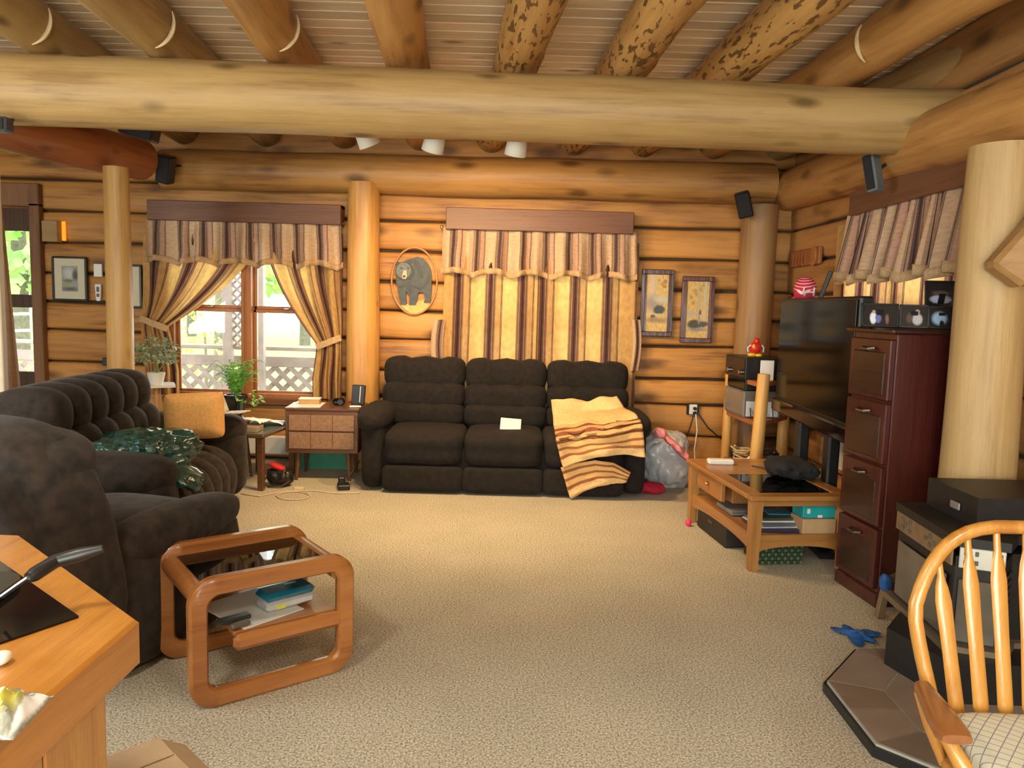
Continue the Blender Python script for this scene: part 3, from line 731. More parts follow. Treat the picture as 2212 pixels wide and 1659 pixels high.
for s in (-1, 1):
    ao = lp('armrest', G().sbox((s * (LW_ / 2 + .02), -.04, .30), (.11, .37, .27), 5, 8), M_plush2, lv)
    mesh_obj('arm_pad', G().sbox((s * (LW_ / 2 + .02), -.03, .53), (.145, .385, .115), 2.8, 10), M_plush2, ao, world=False)
# cushion, green bag on the loveseat
pc = P(420, 900, y=4.95)
q = thing('throw_pillow', 'square orange-tan pillow propped on the loveseat by its far arm', 'pillow', (pc.x, 4.95, pc.z - .19))
def pil(u, p):
    p = p.copy(); e = max(abs(u.x), abs(u.z)); p.y *= max(.12, 1 - e ** 6 * .9); return p
mesh_obj('cushion_body', G().sbox((pc.x, 4.95, pc.z + .005), (.185, .075, .152), 9, 14, pil, Matrix.Rotation(-.04, 3, 'Y') @ Matrix.Rotation(.25, 3, 'Z') @ Matrix.Rotation(-.12, 3, 'X')), plain('orange tan weave', (.60, .32, .10), .9, var=.12, nscale=60, bump=.2), q)
gb = P(310, 960, y=4.15)
M_gbag = plain('green plastic film', (.02, .075, .065), .18, var=.5, nscale=9, spec=.8)
bgo = thing('garbage_bag', 'crumpled dark green plastic bag lying on the loveseat seat', 'bag', (gb.x, 4.15, .5))
def crump(u, p):
    p = p.copy(); d = Vector((p.x * 9, p.y * 9, p.z * 9)); k = 1 + .22 * noise.noise(d) + .16 * noise.noise(d * 2.3) + .09 * noise.noise(d * 5); return p * k
mesh_obj('bag_body', G().sbox((gb.x - .02, 4.2, .575), (.25, .30, .125), 2.4, 26, crump), M_gbag, bgo)
mesh_obj('bag_tail', G().sbox((gb.x + .24, 4.05, .50), (.14, .12, .045), 2.2, 16, crump, Matrix.Rotation(.5, 3, 'Y')), M_gbag, bgo)

# ---- recliner in front, seen from behind
rc = thing('recliner_chair', 'grey-brown velour recliner seen from behind, nearest the kitchen counter', 'recliner', (-1.77, 3.12, 0), math.radians(165))
M_rec = plain('worn grey-brown velour', (0.028, 0.0185, 0.0140), .92, var=.65, nscale=18, sheen=.08, bump=.25)
lp('base', G().sbox((0, .0, .20), (.40, .42, .17), 7, 8), M_rec, rc)
lp('seat_cushion', G().sbox((0, -.08, .42), (.31, .38, .12), 4, 10), M_rec, rc)
lp('footrest_panel', G().sbox((0, -.42, .22), (.31, .06, .16), 4, 8), M_rec, rc)
def rback(u, p):
    p = p.copy(); t = (u.z + 1) / 2; p.x *= 1 - .10 * t * t + .04 * sin(t * pi); p.y += .10 * t * t - .02 + .012 * nz(p.x * 9, p.z * 5); return p
bo = lp('backrest', G().sbox((0, .43, .56), (.47, .17, .47), 4.5, 14, rback, Matrix.Rotation(-.10, 3, 'X')), M_rec, rc)
mesh_obj('back_panel', G().sbox((0, .56, .52), (.40, .07, .40), 6, 10, rback, Matrix.Rotation(-.10, 3, 'X')), M_rec, bo, world=False)
mesh_obj('head_roll', G().sbox((0, .46, .87), (.44, .19, .12), 2.8, 12), M_rec, bo, world=False)
for s in (-1, 1):
    ao = lp('armrest', G().sbox((s * .38, -.05, .27), (.08, .40, .25), 5, 8), M_rec, rc)
    mesh_obj('arm_pad', G().sbox((s * .375, -.08, .50), (.105, .40, .095), 2.6, 12), M_rec, ao, world=False)

# ---- glass-topped end table with rounded oak loop sides
A = P(440, 1537, z=0); B = P(742, 1450, z=0); Cc = P(332, 1432, z=0)
ang = math.atan2(B.y - A.y, B.x - A.x); TW = (B - A).length + .09; TD = .50; TH = .475
et = thing('end_table', 'oak loop-sided end table with smoked glass top on the carpet', 'end table', ((A.x + B.x) / 2 - sin(ang) * TD / 2, (A.y + B.y) / 2 + cos(ang) * TD / 2, 0), ang)
M_oakx = wood('end table oak', (0.42, 0.165, 0.045), (0.27, 0.09, 0.022), 'X', .28, 0, coat=.5, tone=.03)
def loopside(yc, th, shelf):
    g = G(); o_ = rrect(TW, TH, .095, 8); i_ = rrect(TW - .13, TH - .13, .045, 8); n = len(o_)
    bv = .010
    rings = []
    for (pl, ins, y) in ((o_, 0, -th / 2 + bv), (o_, bv, -th / 2), (i_, -bv, -th / 2), (i_, 0, -th / 2 + bv), (i_, 0, th / 2 - bv), (i_, -bv, th / 2), (o_, bv, th / 2), (o_, 0, th / 2 - bv)):
        rings.append([(x * (1 - ins / (TW / 2)), yc + y, z * (1 - ins / (TH / 2)) + TH / 2) for x, z in pl])
    vs = [v for r in rings for v in r]; fs = []
    for a in range(8):
        b = (a + 1) % 8
        for j in range(n): fs.append((a * n + j, a * n + (j + 1) % n, b * n + (j + 1) % n, b * n + j))
    g.add(vs, fs); return g
for s in (-1, 1):
    sd_ = lp('side_loop', loopside(s * (TD / 2 - .02), .05, True), M_oakx, et)
    mesh_obj('middle_rail', G().box((.055, s * (TD / 2 - .02), .215), (TW - .20, .045, .062), .018), M_oakx, sd_, world=False, smooth=False)
for s in (-1, 1):
    lp('top_rail', G().tube([(s * (TW / 2 - .05), -TD / 2 + .03, TH - .075), (s * (TW / 2 - .05), TD / 2 - .03, TH - .075)], .036, 18), M_oakx, et)
lp('shelf', G().box((.055, 0, .235), (TW - .22, TD - .09, .018), .004), M_oakx, et, smooth=False)
M_smoke = glassmat('smoked glass', (.33, .28, .24))
lp('glass_top', G().box((0, 0, TH - .05), (TW - .13, TD - .08, .006), .001), M_smoke, et, smooth=False)
etm = et.matrix_basis
def ETP(x, y, z): return etm @ Vector((x, y, z))
def at_end(name, g, mat, label, cat, x, y, z, rz=0.0, smooth=False):
    o = mesh_obj(name, g, mat, smooth=smooth); p = ETP(x, y, z); o.matrix_basis = Matrix.Translation(p) @ Matrix.Rotation(ang + rz, 4, 'Z'); return tag(o, label, cat)
at_end('paper_sheet', G().box((0, 0, .0015), (.26, .32, .003), .0), M_paper, 'white paper sheets spread over the shelf of the oak end table', 'paper', -.02, -.02, .2445, .25)
bx_ = thing('pencil_case', 'clear plastic pencil box with a translucent blue lid on the end table shelf', 'pencil box', ETP(.10, -.07, .249), ang + .12)
lp('box_body', G().box((0, 0, .022), (.20, .10, .042), .012), plain('frosted clear plastic', (.55, .56, .55), .25, var=.15), bx_)
lp('lid', G().box((0, 0, .058), (.21, .11, .034), .014), plain('translucent blue lid', (.012, .17, .27), .15, var=.15, spec=.8), bx_)
lp('lid_lettering', G().box((.03, .02, .0755), (.05, .012, .001)), plain('faint white print', (.35, .5, .55), .4), bx_, smooth=False)
lp('yellow_eraser', G().box((-.045, -.051, .018), (.035, .002, .014)), plain('yellow', (.75, .7, .05), .5), bx_, smooth=False)
at_end('remote_control', G().box((0, 0, .010), (.115, .042, .018), .004), plain('dark grey plastic', (.05, .05, .045), .4), 'flat dark grey clip strip on the end table shelf beside the pencil box', 'remote', -.115, -.12, .249, .12)
at_end('eyeglass_case', G().box((0, 0, .010), (.075, .028, .02), .006), plain('grey brown case', (.12, .10, .08), .4), 'tiny grey case at the front edge of the end table shelf', 'case', -.115, -.185, .249, .2)

# ---- kitchen counter corner at the lower left
zc_ = .92
c0 = P(300, 1337, z=zc_); c1 = P(45, 1155, z=zc_); c2 = P(-5, 1152, z=zc_); c3 = P(-60, 1680, z=zc_)
xn = (c0.x + P(0, 1627, z=zc_).x) / 2
poly = [(c0.x, c0.y), (c1.x, c1.y), (c1.x - .9, c1.y + .02), (c1.x - .9, -.2), (c0.x + .01, -.2)]
ct = thing('kitchen_counter', 'orange wood kitchen counter corner with a black inset top', 'counter', (c0.x - .4, .8, 0))
M_fir = wood('varnished fir', (0.52, 0.215, 0.035), (0.34, 0.115, 0.016), 'Y', .22, .03, coat=.6, tone=.03)
M_firz = wood('varnished fir panel', (0.50, 0.24, 0.06), (0.38, 0.155, 0.035), 'Z', .3, .03, coat=.3, tone=.06)
def inset(pl, d):
    cx = sum(p[0] for p in pl) / len(pl); cy = sum(p[1] for p in pl) / len(pl); n = len(pl); out = []
    for i in range(n):
        a, b, c = Vector(pl[i - 1]), Vector(pl[i]), Vector(pl[(i + 1) % n])
        e1 = (b - a).normalized(); e2 = (c - b).normalized(); n1 = Vector((-e1.y, e1.x)); n2 = Vector((-e2.y, e2.x))
        bis = (n1 + n2).normalized(); q = b + bis * d / max(.3, bis.dot(n1)); out.append((q.x, q.y))
    return out
g = G(); p0 = poly; p1 = inset(poly, .05)
n_ = len(poly); vs = [(x, y, zc_) for x, y in inset(p0, .006)] + [(x, y, zc_ - .006) for x, y in p0] + [(x, y, zc_ - .075) for x, y in p0] + [(x, y, zc_ - .105) for x, y in inset(p0, .03)] + [(x, y, zc_ - .105) for x, y in inset(p0, .2)]
fs = [tuple(range(n_))]
for r in range(4):
    for j in range(n_): fs.append((r * n_ + j, r * n_ + (j + 1) % n_, (r + 1) * n_ + (j + 1) % n_, (r + 1) * n_ + j))
g.add(vs, fs); mesh_obj('worktop', g, M_fir, ct, smooth=False)
k0, k1, k2 = P(170, 1335, z=zc_), P(-5, 1212, z=zc_), P(0, 1393, z=zc_)
tile = [(k0.x, k0.y), (k1.x, k1.y), (k1.x - .5, k1.y + .1), (k2.x - .5, k2.y - .03), (k2.x, k2.y)]
mesh_obj('black_inset', G().prism(tile[::-1], zc_ + .0005, zc_ + .004), M_gloss, ct, smooth=False)
pin = inset(poly, .055)
for i in range(len(pin)):
    a, b = Vector(pin[i]), Vector(pin[(i + 1) % len(pin)])
    if i in (2,): continue
    L_ = (b - a).length; k = max(1, round(L_ / .17)); d = (b - a) / k
    for j in range(k):
        u, v_ = a + d * j, a + d * (j + 1)
        mesh_obj('side_panel', G().bar((u.x + d.x * .012, u.y + d.y * .012, .41), (v_.x - d.x * .012, v_.y - d.y * .012, .41), .02, .82, .003), M_firz, ct, smooth=False)
# pan on the inset
pp = P(-200, 1300, z=zc_ + .012)
pan = thing('square_griddle', 'dark square griddle pan with long black handle on the counter', 'pan', (pp.x, pp.y, zc_ + .005))
m_ = Matrix.Rotation(.15, 4, 'Z')
lp('pan_body', G().prism(rrect(.27, .25, .05), .0, .012).tr(m_), plain('pan metal', (.06, .065, .06), .3, .6), pan, smooth=False)
h0, h1, h2, h3 = P(33, 1268, z=zc_ + .055), P(62, 1248, z=zc_ + .075), P(120, 1212, z=zc_ + .085), P(222, 1185, z=zc_ + .10)
mesh_obj('handle_rod', G().tube([P(5, 1288, z=zc_ + .035), h0, h1], .004, 8), M_brass, pan)
mesh_obj('handle', G().tube([h1, h1.lerp(h2, .2), h2, h2.lerp(h3, .5), h3], [.009, .012, .0115, .012, .007], 12), M_black, pan)
pk = P(50, 1535, z=zc_ + .012)
zb = thing('produce_bag', 'clear plastic bag with white printed corner and yellow contents on the counter', 'bag', (pk.x, pk.y, zc_))
b_ = [P(-60, 1495, z=zc_ + .012), P(115, 1495, z=zc_ + .012), P(28, 1588, z=zc_ + .012), P(-80, 1590, z=zc_ + .012)]
def bagfn(u, v):
    p = b_[0].lerp(b_[1], u).lerp(b_[3].lerp(b_[2], u), v); p.z = zc_ + .006 + .03 * sin(pi * u) ** .7 * sin(pi * v) ** .7 * (1 + .5 * nz(u * 6, v * 6)); return p
mesh_obj('film', G().grid(bagfn, 20, 14, lambda u, v: (u, v)), printmat('clear bag print', (.30, .30, .25), [(.55, .45, .26, .28, (.42, .38, .06), .4), (.45, .3, .1, .2, (.8, .8, .78), .3), (.72, .25, .09, .12, (.25, .3, .34), .3), (.9, .4, .08, .5, (.85, .85, .85), .2), (.35, .6, .12, .1, (.5, .45, .1), .4)], .12), zb, sol=.002)
sg = P(2, 1420, z=zc_ + .01)
tag(mesh_obj('paper_scrap', G().sbox((0, 0, 0), (.012, .016, .009), 2.2, 8), plain('ivory', (.8, .78, .66), .5)), 'tiny ivory scrap on the counter above the plastic bag', 'scrap').location = (sg.x, sg.y, zc_ + .009)

# ---- unseen ceiling lamps added as fill light above the photographer
for k, (lx, ly, lz) in enumerate(ADDED_LAMPS):
    o = thing('added_ceiling_lamp', ('added round glass fill lamp, unseen above the kitchen counter', 'added round glass fill lamp, unseen above the bow-back chair')[k], 'ceiling lamp', (lx, ly, lz))
    lp('glass_dome', G().lathe([(.02, -.085), (.10, -.07), (.15, -.03), (.165, .02)], n=24), emis('added lamp dome', (1.0, .93, .78), 1.0), o)
    lp('canopy', G().lathe([(.17, .02), (.17, .05), (.05, .07), (.03, ZC - lz - .002)], n=24), M_brass, o)

# ---- cardboard box on the floor
hb_ = .20; cb = P(343, 1597, z=hb_); cl_ = P(282, 1620, z=hb_); ca = math.atan2(cb.y - cl_.y, cb.x - cl_.x)
cbx = thing('cardboard_box', 'open brown cardboard box on the carpet beside the counter', 'box', cb + Matrix.Rotation(ca, 3, 'Z') @ Vector((-.12, -.11, 0)) - Vector((0, 0, hb_)), ca)
M_card = plain('cardboard', (.50, .36, .22), .8, var=.08)
lp('box_walls', G().box((0, .105, hb_ / 2), (.24, .008, hb_)).box((0, -.105, hb_ / 2), (.24, .008, hb_)).box((.116, 0, hb_ / 2), (.008, .21, hb_)).box((-.116, 0, hb_ / 2), (.008, .21, hb_)).box((0, 0, .006), (.23, .2, .01)), M_card, cbx, smooth=False)
for sg_ in (-1, 1): lp('flap', G().box((0, sg_ * .055, hb_ + .004), (.24, .102, .005), 0, Matrix.Rotation(sg_ * .05, 3, 'X')), M_card, cbx, smooth=False)
lp('flap', G().bar((.12, 0, hb_ + .002), (.19, 0, hb_ - .045), .21, .005), M_card, cbx, smooth=False)

# ================================================================== CURTAINS
CREAM, ROSE, TAN, DK, MID = srgb(214, 170, 106), srgb(196, 150, 98), srgb(142, 104, 74), srgb(36, 26, 26), srgb(86, 50, 44)
ST = [(0, CREAM), (.30, TAN), (.34, DK), (.355, TAN), (.40, MID), (.46, DK), (.49, MID), (.54, TAN), (.58, DK), (.595, TAN), (.64, ROSE), (.80, DK), (.815, ROSE), (.83, DK), (.845, CREAM)]
M_curt = stripes('striped curtain cloth', ST, .32, 0, .38, mottle=.16)
VC = {CREAM: srgb(200, 168, 136), ROSE: srgb(188, 148, 126), TAN: srgb(158, 128, 104), DK: srgb(46, 38, 40), MID: srgb(98, 70, 64)}
M_val = stripes('striped valance cloth', [(p, VC[c]) for p, c in ST], .27, 0, .15, mottle=.14)
M_fringe = plain('tan fringe', srgb(186, 152, 112), .9, var=.15, nscale=60, bump=.4)
def lerp(a, b, t): return a + (b - a) * t
def valance(name, label, pl, pr, pyt, pyb, y, group, seed, ncol=150, nsc=5.0, rod=False):
    a, b = P(pl, pyt, y=y), P(pr, pyt + .028 * (pr - pl), y=y); zt_ = (a.z + b.z) / 2; zb_ = P((pl + pr) / 2, pyb, y=y).z; W_ = b.x - a.x
    t = thing(name, label, 'valance', ((a.x + b.x) / 2, y, zb_), group=group)
    def ph(u): return u * 60 + 2.5 * nz(u * 9, seed)
    def bot(u): return zb_ + .045 * abs(sin(u * pi * nsc + .6)) 
    def f(u, v):
        zz = lerp(zt_, bot(u), v); am = .016 + .030 * v
        return (lerp(a.x, b.x, u) + .012 * nz(u * 12, v * 2, seed) * v + (u - .5) * .03 * v, y + am * sin(ph(u)) + .006 * nz(u * 30, v * 6), zz)
    mesh_obj('gathered_cloth', G().grid(f, ncol, 14, lambda u, v: (u * W_ * 1.35 + .004 * sin(ph(u)), v)), M_val, t)
    def fr(u, v):
        x, yy_, z = f(u, 1); return (x, yy_ - .006, z + .02 - .05 * v + .006 * nz(u * 90, v))
    mesh_obj('fringe', G().grid(fr, ncol, 2), M_fringe, t, sol=.006)
    mesh_obj('curtain_rod', G().tube([(a.x - .02, y + .045, zt_ - .03), (b.x + .02, y + .045, zt_ - .03)], .009, 8), M_brass, t)
    if rod: mesh_obj('finial', G().sbox((a.x - .015, y - .0, zt_ - .005), (.016, .016, .016), 2, 6), plain('silver ball', (.8, .8, .78), .15, 1), t)
    return t
valance('window_valance', 'gathered striped valance with scalloped fringe above the tied-back curtains', 316, 738, 462, 572, YB - .14, 'striped valances', 1.0)
valance('window_valance', 'gathered striped valance above the closed striped curtains behind the sofa', 958, 1376, 489, 598, YB - .14, 'striped valances', 2.0, rod=True)
def drape(label, x_out, x_in, zt_, zb_, ztie, tie_in, side, y, seed, col, name='tied_curtain'):
    """panel pulled to the outer side at tie height"""
    t = thing(name, label, 'curtain', (x_out, y, zb_), group='tied-back curtain panels')
    def inner(z):
        if z > ztie:
            k = (zt_ - z) / (zt_ - ztie); return lerp(x_in, tie_in, k ** 1.7)
        k = (ztie - z) / (ztie - zb_); return lerp(tie_in, lerp(tie_in, x_in, .10), min(1, k * 1.6))
    def f(u, v):
        z = lerp(zt_, zb_, v); xi = inner(z); o_ = x_out + side * 0.02 * nz(z * 2, seed)
        sq = 1 - .45 * math.exp(-((z - ztie) / .12) ** 2)
        dn = 0 if z > ztie + .5 else .0
        zoff = -.16 * (u ** 1.5) * math.exp(-((z - ztie - .1) / .35) ** 2) * 0
        return (lerp(o_, xi, u), y + .028 * sq * sin(u * 24 + seed + 2 * nz(z * 1.2, seed)) - .02 * math.exp(-((z - ztie) / .1) ** 2), z)
    mesh_obj('curtain_panel', G().grid(f, 60, 46, lambda u, v: (u * .95 + seed, v)), M_curt, t)
    n = 12
    pts = [(lerp(x_out - side * -.0, tie_in, i / n) , y - .05 - .02 * sin(pi * i / n), ztie + .09 * (1 - i / n) ** 1.0 - .02) for i in range(n + 1)]
    g = G()
    for i in range(n):
        g.bar(pts[i], pts[i + 1], .012, .055)
    mesh_obj('tieback', g, M_fringe, t)
    return t
yc = YB - .085
zt1 = P(540, 500, y=yc).z; zb1 = P(720, 862, y=yc).z
drape('striped curtain swept to the plant side and tied back', bx(318), bx(572), zt1, zb1, P(365, 705, y=yc).z, bx(376), -1, yc, .35, None)
drape('striped curtain tied back beside the golden post', bx(744), bx(578), zt1, zb1, P(715, 745, y=yc).z, bx(692), 1, yc, .8, None)
# closed curtains
zt2, zb2 = P(1160, 520, y=yc).z, .35
ccx = thing('closed_curtain', 'closed striped curtains glowing with daylight behind the dark sofa', 'curtain', (bx(1160), yc, zb2))
for (u0, u1, sdd) in ((bx(962), bx(1168), 0.0), (bx(1160), bx(1372), .5)):
    mesh_obj('curtain_panel', G().grid(lambda u, v: (lerp(u0, u1, u) - .03 * v * (1 if sdd == 0 else -.6) * (1 - u if sdd == 0 else u), yc + .022 * sin(u * 21 + sdd * 5 + 1.5 * nz(v * 1.5, sdd)) + .006 * nz(u * 8, v * 5), lerp(zt2, zb2, v)), 70, 20, lambda u, v: (u * .98 + sdd * 2.13, v)), M_curt, ccx)
for (pa, pb) in ((940, 966), (1362, 1380)):
    mesh_obj('side_drape', G().grid(lambda u, v: (lerp(bx(pa), bx(pb), u) + .02 * sin(v * pi) * (1 if pa > 1000 else -1), yc - .03 - .02 * sin(u * pi * 2), lerp(P(pa, 690, y=yc).z, P(pa, 800, y=yc).z, v)), 10, 10, lambda u, v: (u * .2, v)), M_val, ccx)
# header boards
def header(name, px0, px1, py, hgt, label):
    a, b = P(px0, py, y=YB - .17), P(px1, py + .02 * (px1 - px0), y=YB - .17); h = hgt * (YB - .17) / FPX
    o = mesh_obj(name, G().box((0, 0, 0), (b.x - a.x, .03, h), .005).box((-(b.x - a.x) / 2 + .012, .075, 0), (.024, .12, h)).box(((b.x - a.x) / 2 - .012, .075, 0), (.024, .12, h)).box((0, .075, h / 2 - .012), (b.x - a.x, .13, .024)), M_trim, smooth=False)
    o.location = ((a.x + b.x) / 2, YB - .17, (a.z + b.z) / 2 - h / 2); return tag(o, label, 'header board', 'window header boards')
header('header_board', 318, 737, 433, 42, 'brown stained board above the valance of the tied-back curtains')
header('header_board', 964, 1370, 449, 46, 'brown stained board above the valance behind the sofa')
# side window: valance and curtain on the right wall
xv = XR - .13
def rz_(px, py, x=xv): return P(px, py, x=x)
va, vb = rz_(1830, 475), rz_(2085, 443)
t = thing('window_valance', 'pale striped valance on the side wall above the picture frames', 'valance', (xv, (va.y + vb.y) / 2, 1.7), group='striped valances')
y0, y1 = va.y, 3.80
ztv = 2.135; zbv = rz_(1815, 608).z
def vf(u, v):
    ph = u * 62 + 3 * nz(u * 8, 3); z = lerp(ztv + .015 * nz(u * 9, 8), zbv + .04 * abs(sin(u * pi * 5 + .3)), v)
    return (xv + (.016 + .036 * v) * sin(ph) - .03 * v, lerp(y0 + .06 * v, y1, u), z)
mesh_obj('gathered_cloth', G().grid(vf, 150, 14, lambda u, v: (u * 2.0, v)), M_val, t)
mesh_obj('fringe', G().grid(lambda u, v: (vf(u, 1)[0] - .006, vf(u, 1)[1], vf(u, 1)[2] + .02 - .06 * v), 150, 2), M_fringe, t, sol=.006)
c2 = thing('closed_curtain', 'narrow lit strip of striped curtain behind the standing photo frames', 'curtain', (XR - .06, 4.8, 1.2))
mesh_obj('curtain_panel', G().grid(lambda u, v: (XR - .07 + .02 * sin(u * 30), lerp(5.68, 3.98, u), lerp(2.1, 1.0, v)), 80, 12, lambda u, v: (u * 2.0, v)), M_curt, c2)
hb = mesh_obj('header_board', G().box((0, 0, 0), (.03, (y0 - y1) - .1, .155), .004).box((.075, (y0 - y1) / 2 - .07, 0), (.12, .03, .155)), M_trimy, smooth=False)
hb.location = (XR - .165, (y0 + y1) / 2 - .08, 2.195); tag(hb, 'dark stained board above the pale valance on the side wall', 'header board', 'window header boards')

# ================================================================== TELEVISION SIDE
# television
tva, tvb = P(1672, 880, y=5.62), Vector((1.865, 4.16, 0))
zb_, zt_ = .74, 1.555
tl = math.hypot(tva.x - tvb.x, tva.y - tvb.y); tang = math.atan2(tva.y - tvb.y, tva.x - tvb.x)
tv = thing('television', 'large black flat television facing the sofa side of the room', 'television', ((tva.x + tvb.x) / 2, (tva.y + tvb.y) / 2, 0), tang)
lp('housing', G().box((0, -.045, (zb_ + zt_) / 2), (tl, .075, zt_ - zb_), .012), M_black, tv, smooth=False)
lp('screen', G().box((0, -.004, (zb_ + zt_) / 2 + .045), (tl - .05, .014, zt_ - zb_ - .13), .003), M_screen, tv, smooth=False)
bz_ = lp('lower_bezel', G().box((0, .006, zb_ + .045), (tl, .035, .09), .010), M_gloss, tv, smooth=False)
lp('stand_column', G().box((.28, -.07, zb_ / 2 + .02), (.11, .07, zb_), .012), M_black, tv, smooth=False)
lp('stand_column', G().box((-.28, -.07, zb_ / 2 + .02), (.11, .07, zb_), .012), M_black, tv, smooth=False)
lp('stand_base', G().box((0, -.07, .02), (.95, .20, .04), .012), M_black, tv, smooth=False)
# toy helmet on the television
hp = P(1714, 640, y=5.45)
hm = thing('toy_helmet', 'mini red helmet with white stripes standing on the television', 'helmet', (hp.x + .06, 5.40, zt_))
M_hred = stripes('red with white bands', [(0, (.55, .02, .06)), (.62, (.85, .75, .75)), (.82, (.55, .02, .06))], .155, 1)
def hel(u, v):
    a = u * 2 * pi; e = lerp(-.35, 1.5, v); r = .078 * cos(max(e, -.2)) if e > 0 else .078
    return (r * cos(a) * .9, r * sin(a) * 1.1, .075 + .078 * sin(e) if e > -.35 else 0)
lp('shell', G().grid(hel, 24, 12, lambda u, v: (u, v * .98 + .06 * sin(u * 12))), M_hred, hm, sol=.004)
lp('face_mask', G().tube([(-.03, -.08, .02), (-.05, -.10, .04), (-.04, -.09, .075)], .006, 8).tube([(.03, -.08, .02), (.02, -.11, .04), (.03, -.09, .075)], .006, 8).tube([(-.05, -.10, .045), (.02, -.11, .045)], .006, 8), plain('silver white', (.75, .7, .7), .3), hm)
lp('neck_guard', G().box((0, .02, .012), (.11, .12, .024), .01), plain('dark red', (.35, .015, .04), .5), hm)
sk = thing('antenna_stick', 'short black antenna sticking up behind the toy helmet', 'antenna', (hp.x + .13, 5.3, zt_))
lp('rod', G().bar((0, 0, 0), (.05, -.03, .19), .022, .03, .004), M_black, sk)
# log-pole media rack
rk = thing('pole_rack', 'corner media rack of yellow peeled poles with reddish shelves', 'rack', (2.0, 6.1, 0))
M_pole = wood('yellow peeled pole', (0.66, 0.38, 0.11), (0.48, 0.23, 0.055), 'X', .4, .05, tone=.05)
fp = P(1650, 808, y=5.72); lpn = P(1578, 790, y=6.45); rp = P(1692, 930, y=6.25)
poles = [(fp.x, 5.72, fp.z, .052), (lpn.x, 6.45, lpn.z, .042), (rp.x, 6.25, .98, .05)]
for (x, y, z, r) in poles: log('pole', (x - .03 * (1 if y < 6 else 0), y, 0), (x, y, z), r, r * .88, M_pole, rk, wob=.01, seed=x * 7 + y, seg=14, n=14)
M_rsh = wood('reddish shelf', (0.33, 0.12, 0.045), (0.2, 0.065, 0.025), 'Y', .35, .0)
tri = [(fp.x - .02, 5.72), (rp.x + .02, 6.22), (rp.x - .02, 6.55), (lpn.x - .03, 6.52)]
shz = {'top': P(1590, 810, y=6.4).z, 'mid': .62, 'low': .22}
for k, z in shz.items(): mesh_obj('shelf', G().prism(tri, z - .035, z), M_rsh, rk, smooth=False)
def gear(name, label, cat, c, d, rz, mat, bev=.006):
    o = thing(name, label, cat, (c[0], c[1], c[2]), rz); lp('case', G().box((0, 0, d[2] / 2), d, bev), mat, o, smooth=False); return o
ra = math.atan2(lpn.y - fp.y, lpn.x - fp.x) - pi / 2
mx_, my_ = (fp.x + lpn.x) / 2 + .10, (fp.y + lpn.y) / 2
o = gear('stereo_receiver', 'black stereo receiver on the top shelf of the pole rack', 'receiver', (mx_, my_ + .14, shz['top'] + .002), (.30, .46, .17), ra, M_black)
lp('front_panel', G().box((-.151, 0, .085), (.006, .44, .15), .002), M_gloss, o, smooth=False)
for k in (-.15, .12): lp('knob', G().tube([(-.153, k, .05), (-.175, k, .05)], .018, 14), M_brass, o)
o = gear('cable_box', 'black box below the receiver on the pole rack', 'media box', (mx_, my_ + .12, shz['mid'] + .215), (.28, .42, .09), ra, M_black)
lp('front_panel', G().box((-.141, 0, .045), (.004, .40, .07), .002), M_gloss, o, smooth=False)
o = gear('disc_player', 'silver disc player on the middle shelf of the pole rack', 'media box', (mx_, my_ + .12, shz['mid'] + .002), (.30, .44, .21), ra, plain('grey metal case', (.22, .21, .20), .35, .5))
lp('front_panel', G().box((-.152, 0, .11), (.006, .43, .18), .002), plain('silver panel', (.35, .33, .31), .3, .6), o, smooth=False)
lp('back_panel', G().box((0, -.222, .07), (.26, .006, .12), .002), plain('pale label panel', (.5, .55, .62), .5), o, smooth=False)
for k in range(4): lp('cable', G().tube([(-.1 + k * .06, -.228, .08), (-.1 + k * .06, -.245, .03), (-.09 + k * .06, -.24, -.05)], .004, 6), M_black, o)
wp = P(1654, 800, y=5.95)
tag(mesh_obj('white_card', G().box((0, 0, 0), (.105, .012, .155), .002), M_white, smooth=False), 'white rectangular card leaning at the side of the receiver', 'card').location = (wp.x + .01, 5.95, P(1654, 800, y=5.95).z)
rf = P(1632, 768, y=6.05)
zrec = shz['top'] + .175
bird = thing('red_ornament', 'small red and yellow toy ornament sitting on the receiver', 'ornament', (rf.x, 6.08, zrec))
M_rd = plain('toy red', (.62, .02, .015), .25); M_yl = plain('toy yellow', (.75, .42, .03), .35)
lp('feet', G().sbox((-.02, 0, .016), (.035, .03, .016), 2.5, 6).sbox((.03, 0, .014), (.03, .03, .014), 2.5, 6), M_yl, bird)
lp('body', G().sbox((.005, 0, .07), (.045, .04, .045), 2.3, 9), M_rd, bird)
lp('head', G().sbox((.012, 0, .125), (.024, .026, .028), 2.2, 8), M_rd, bird)
lp('wing_edge', G().tube([(-.055, -.01, .04), (-.06, -.01, .075), (-.035, -.02, .095)], .005, 6).tube([(.065, -.01, .04), (.068, -.01, .075), (.05, -.02, .095)], .005, 6), M_white, bird)
lp('chest_patch', G().sbox((-.018, -.035, .085), (.014, .008, .018), 2, 6), M_yl, bird)
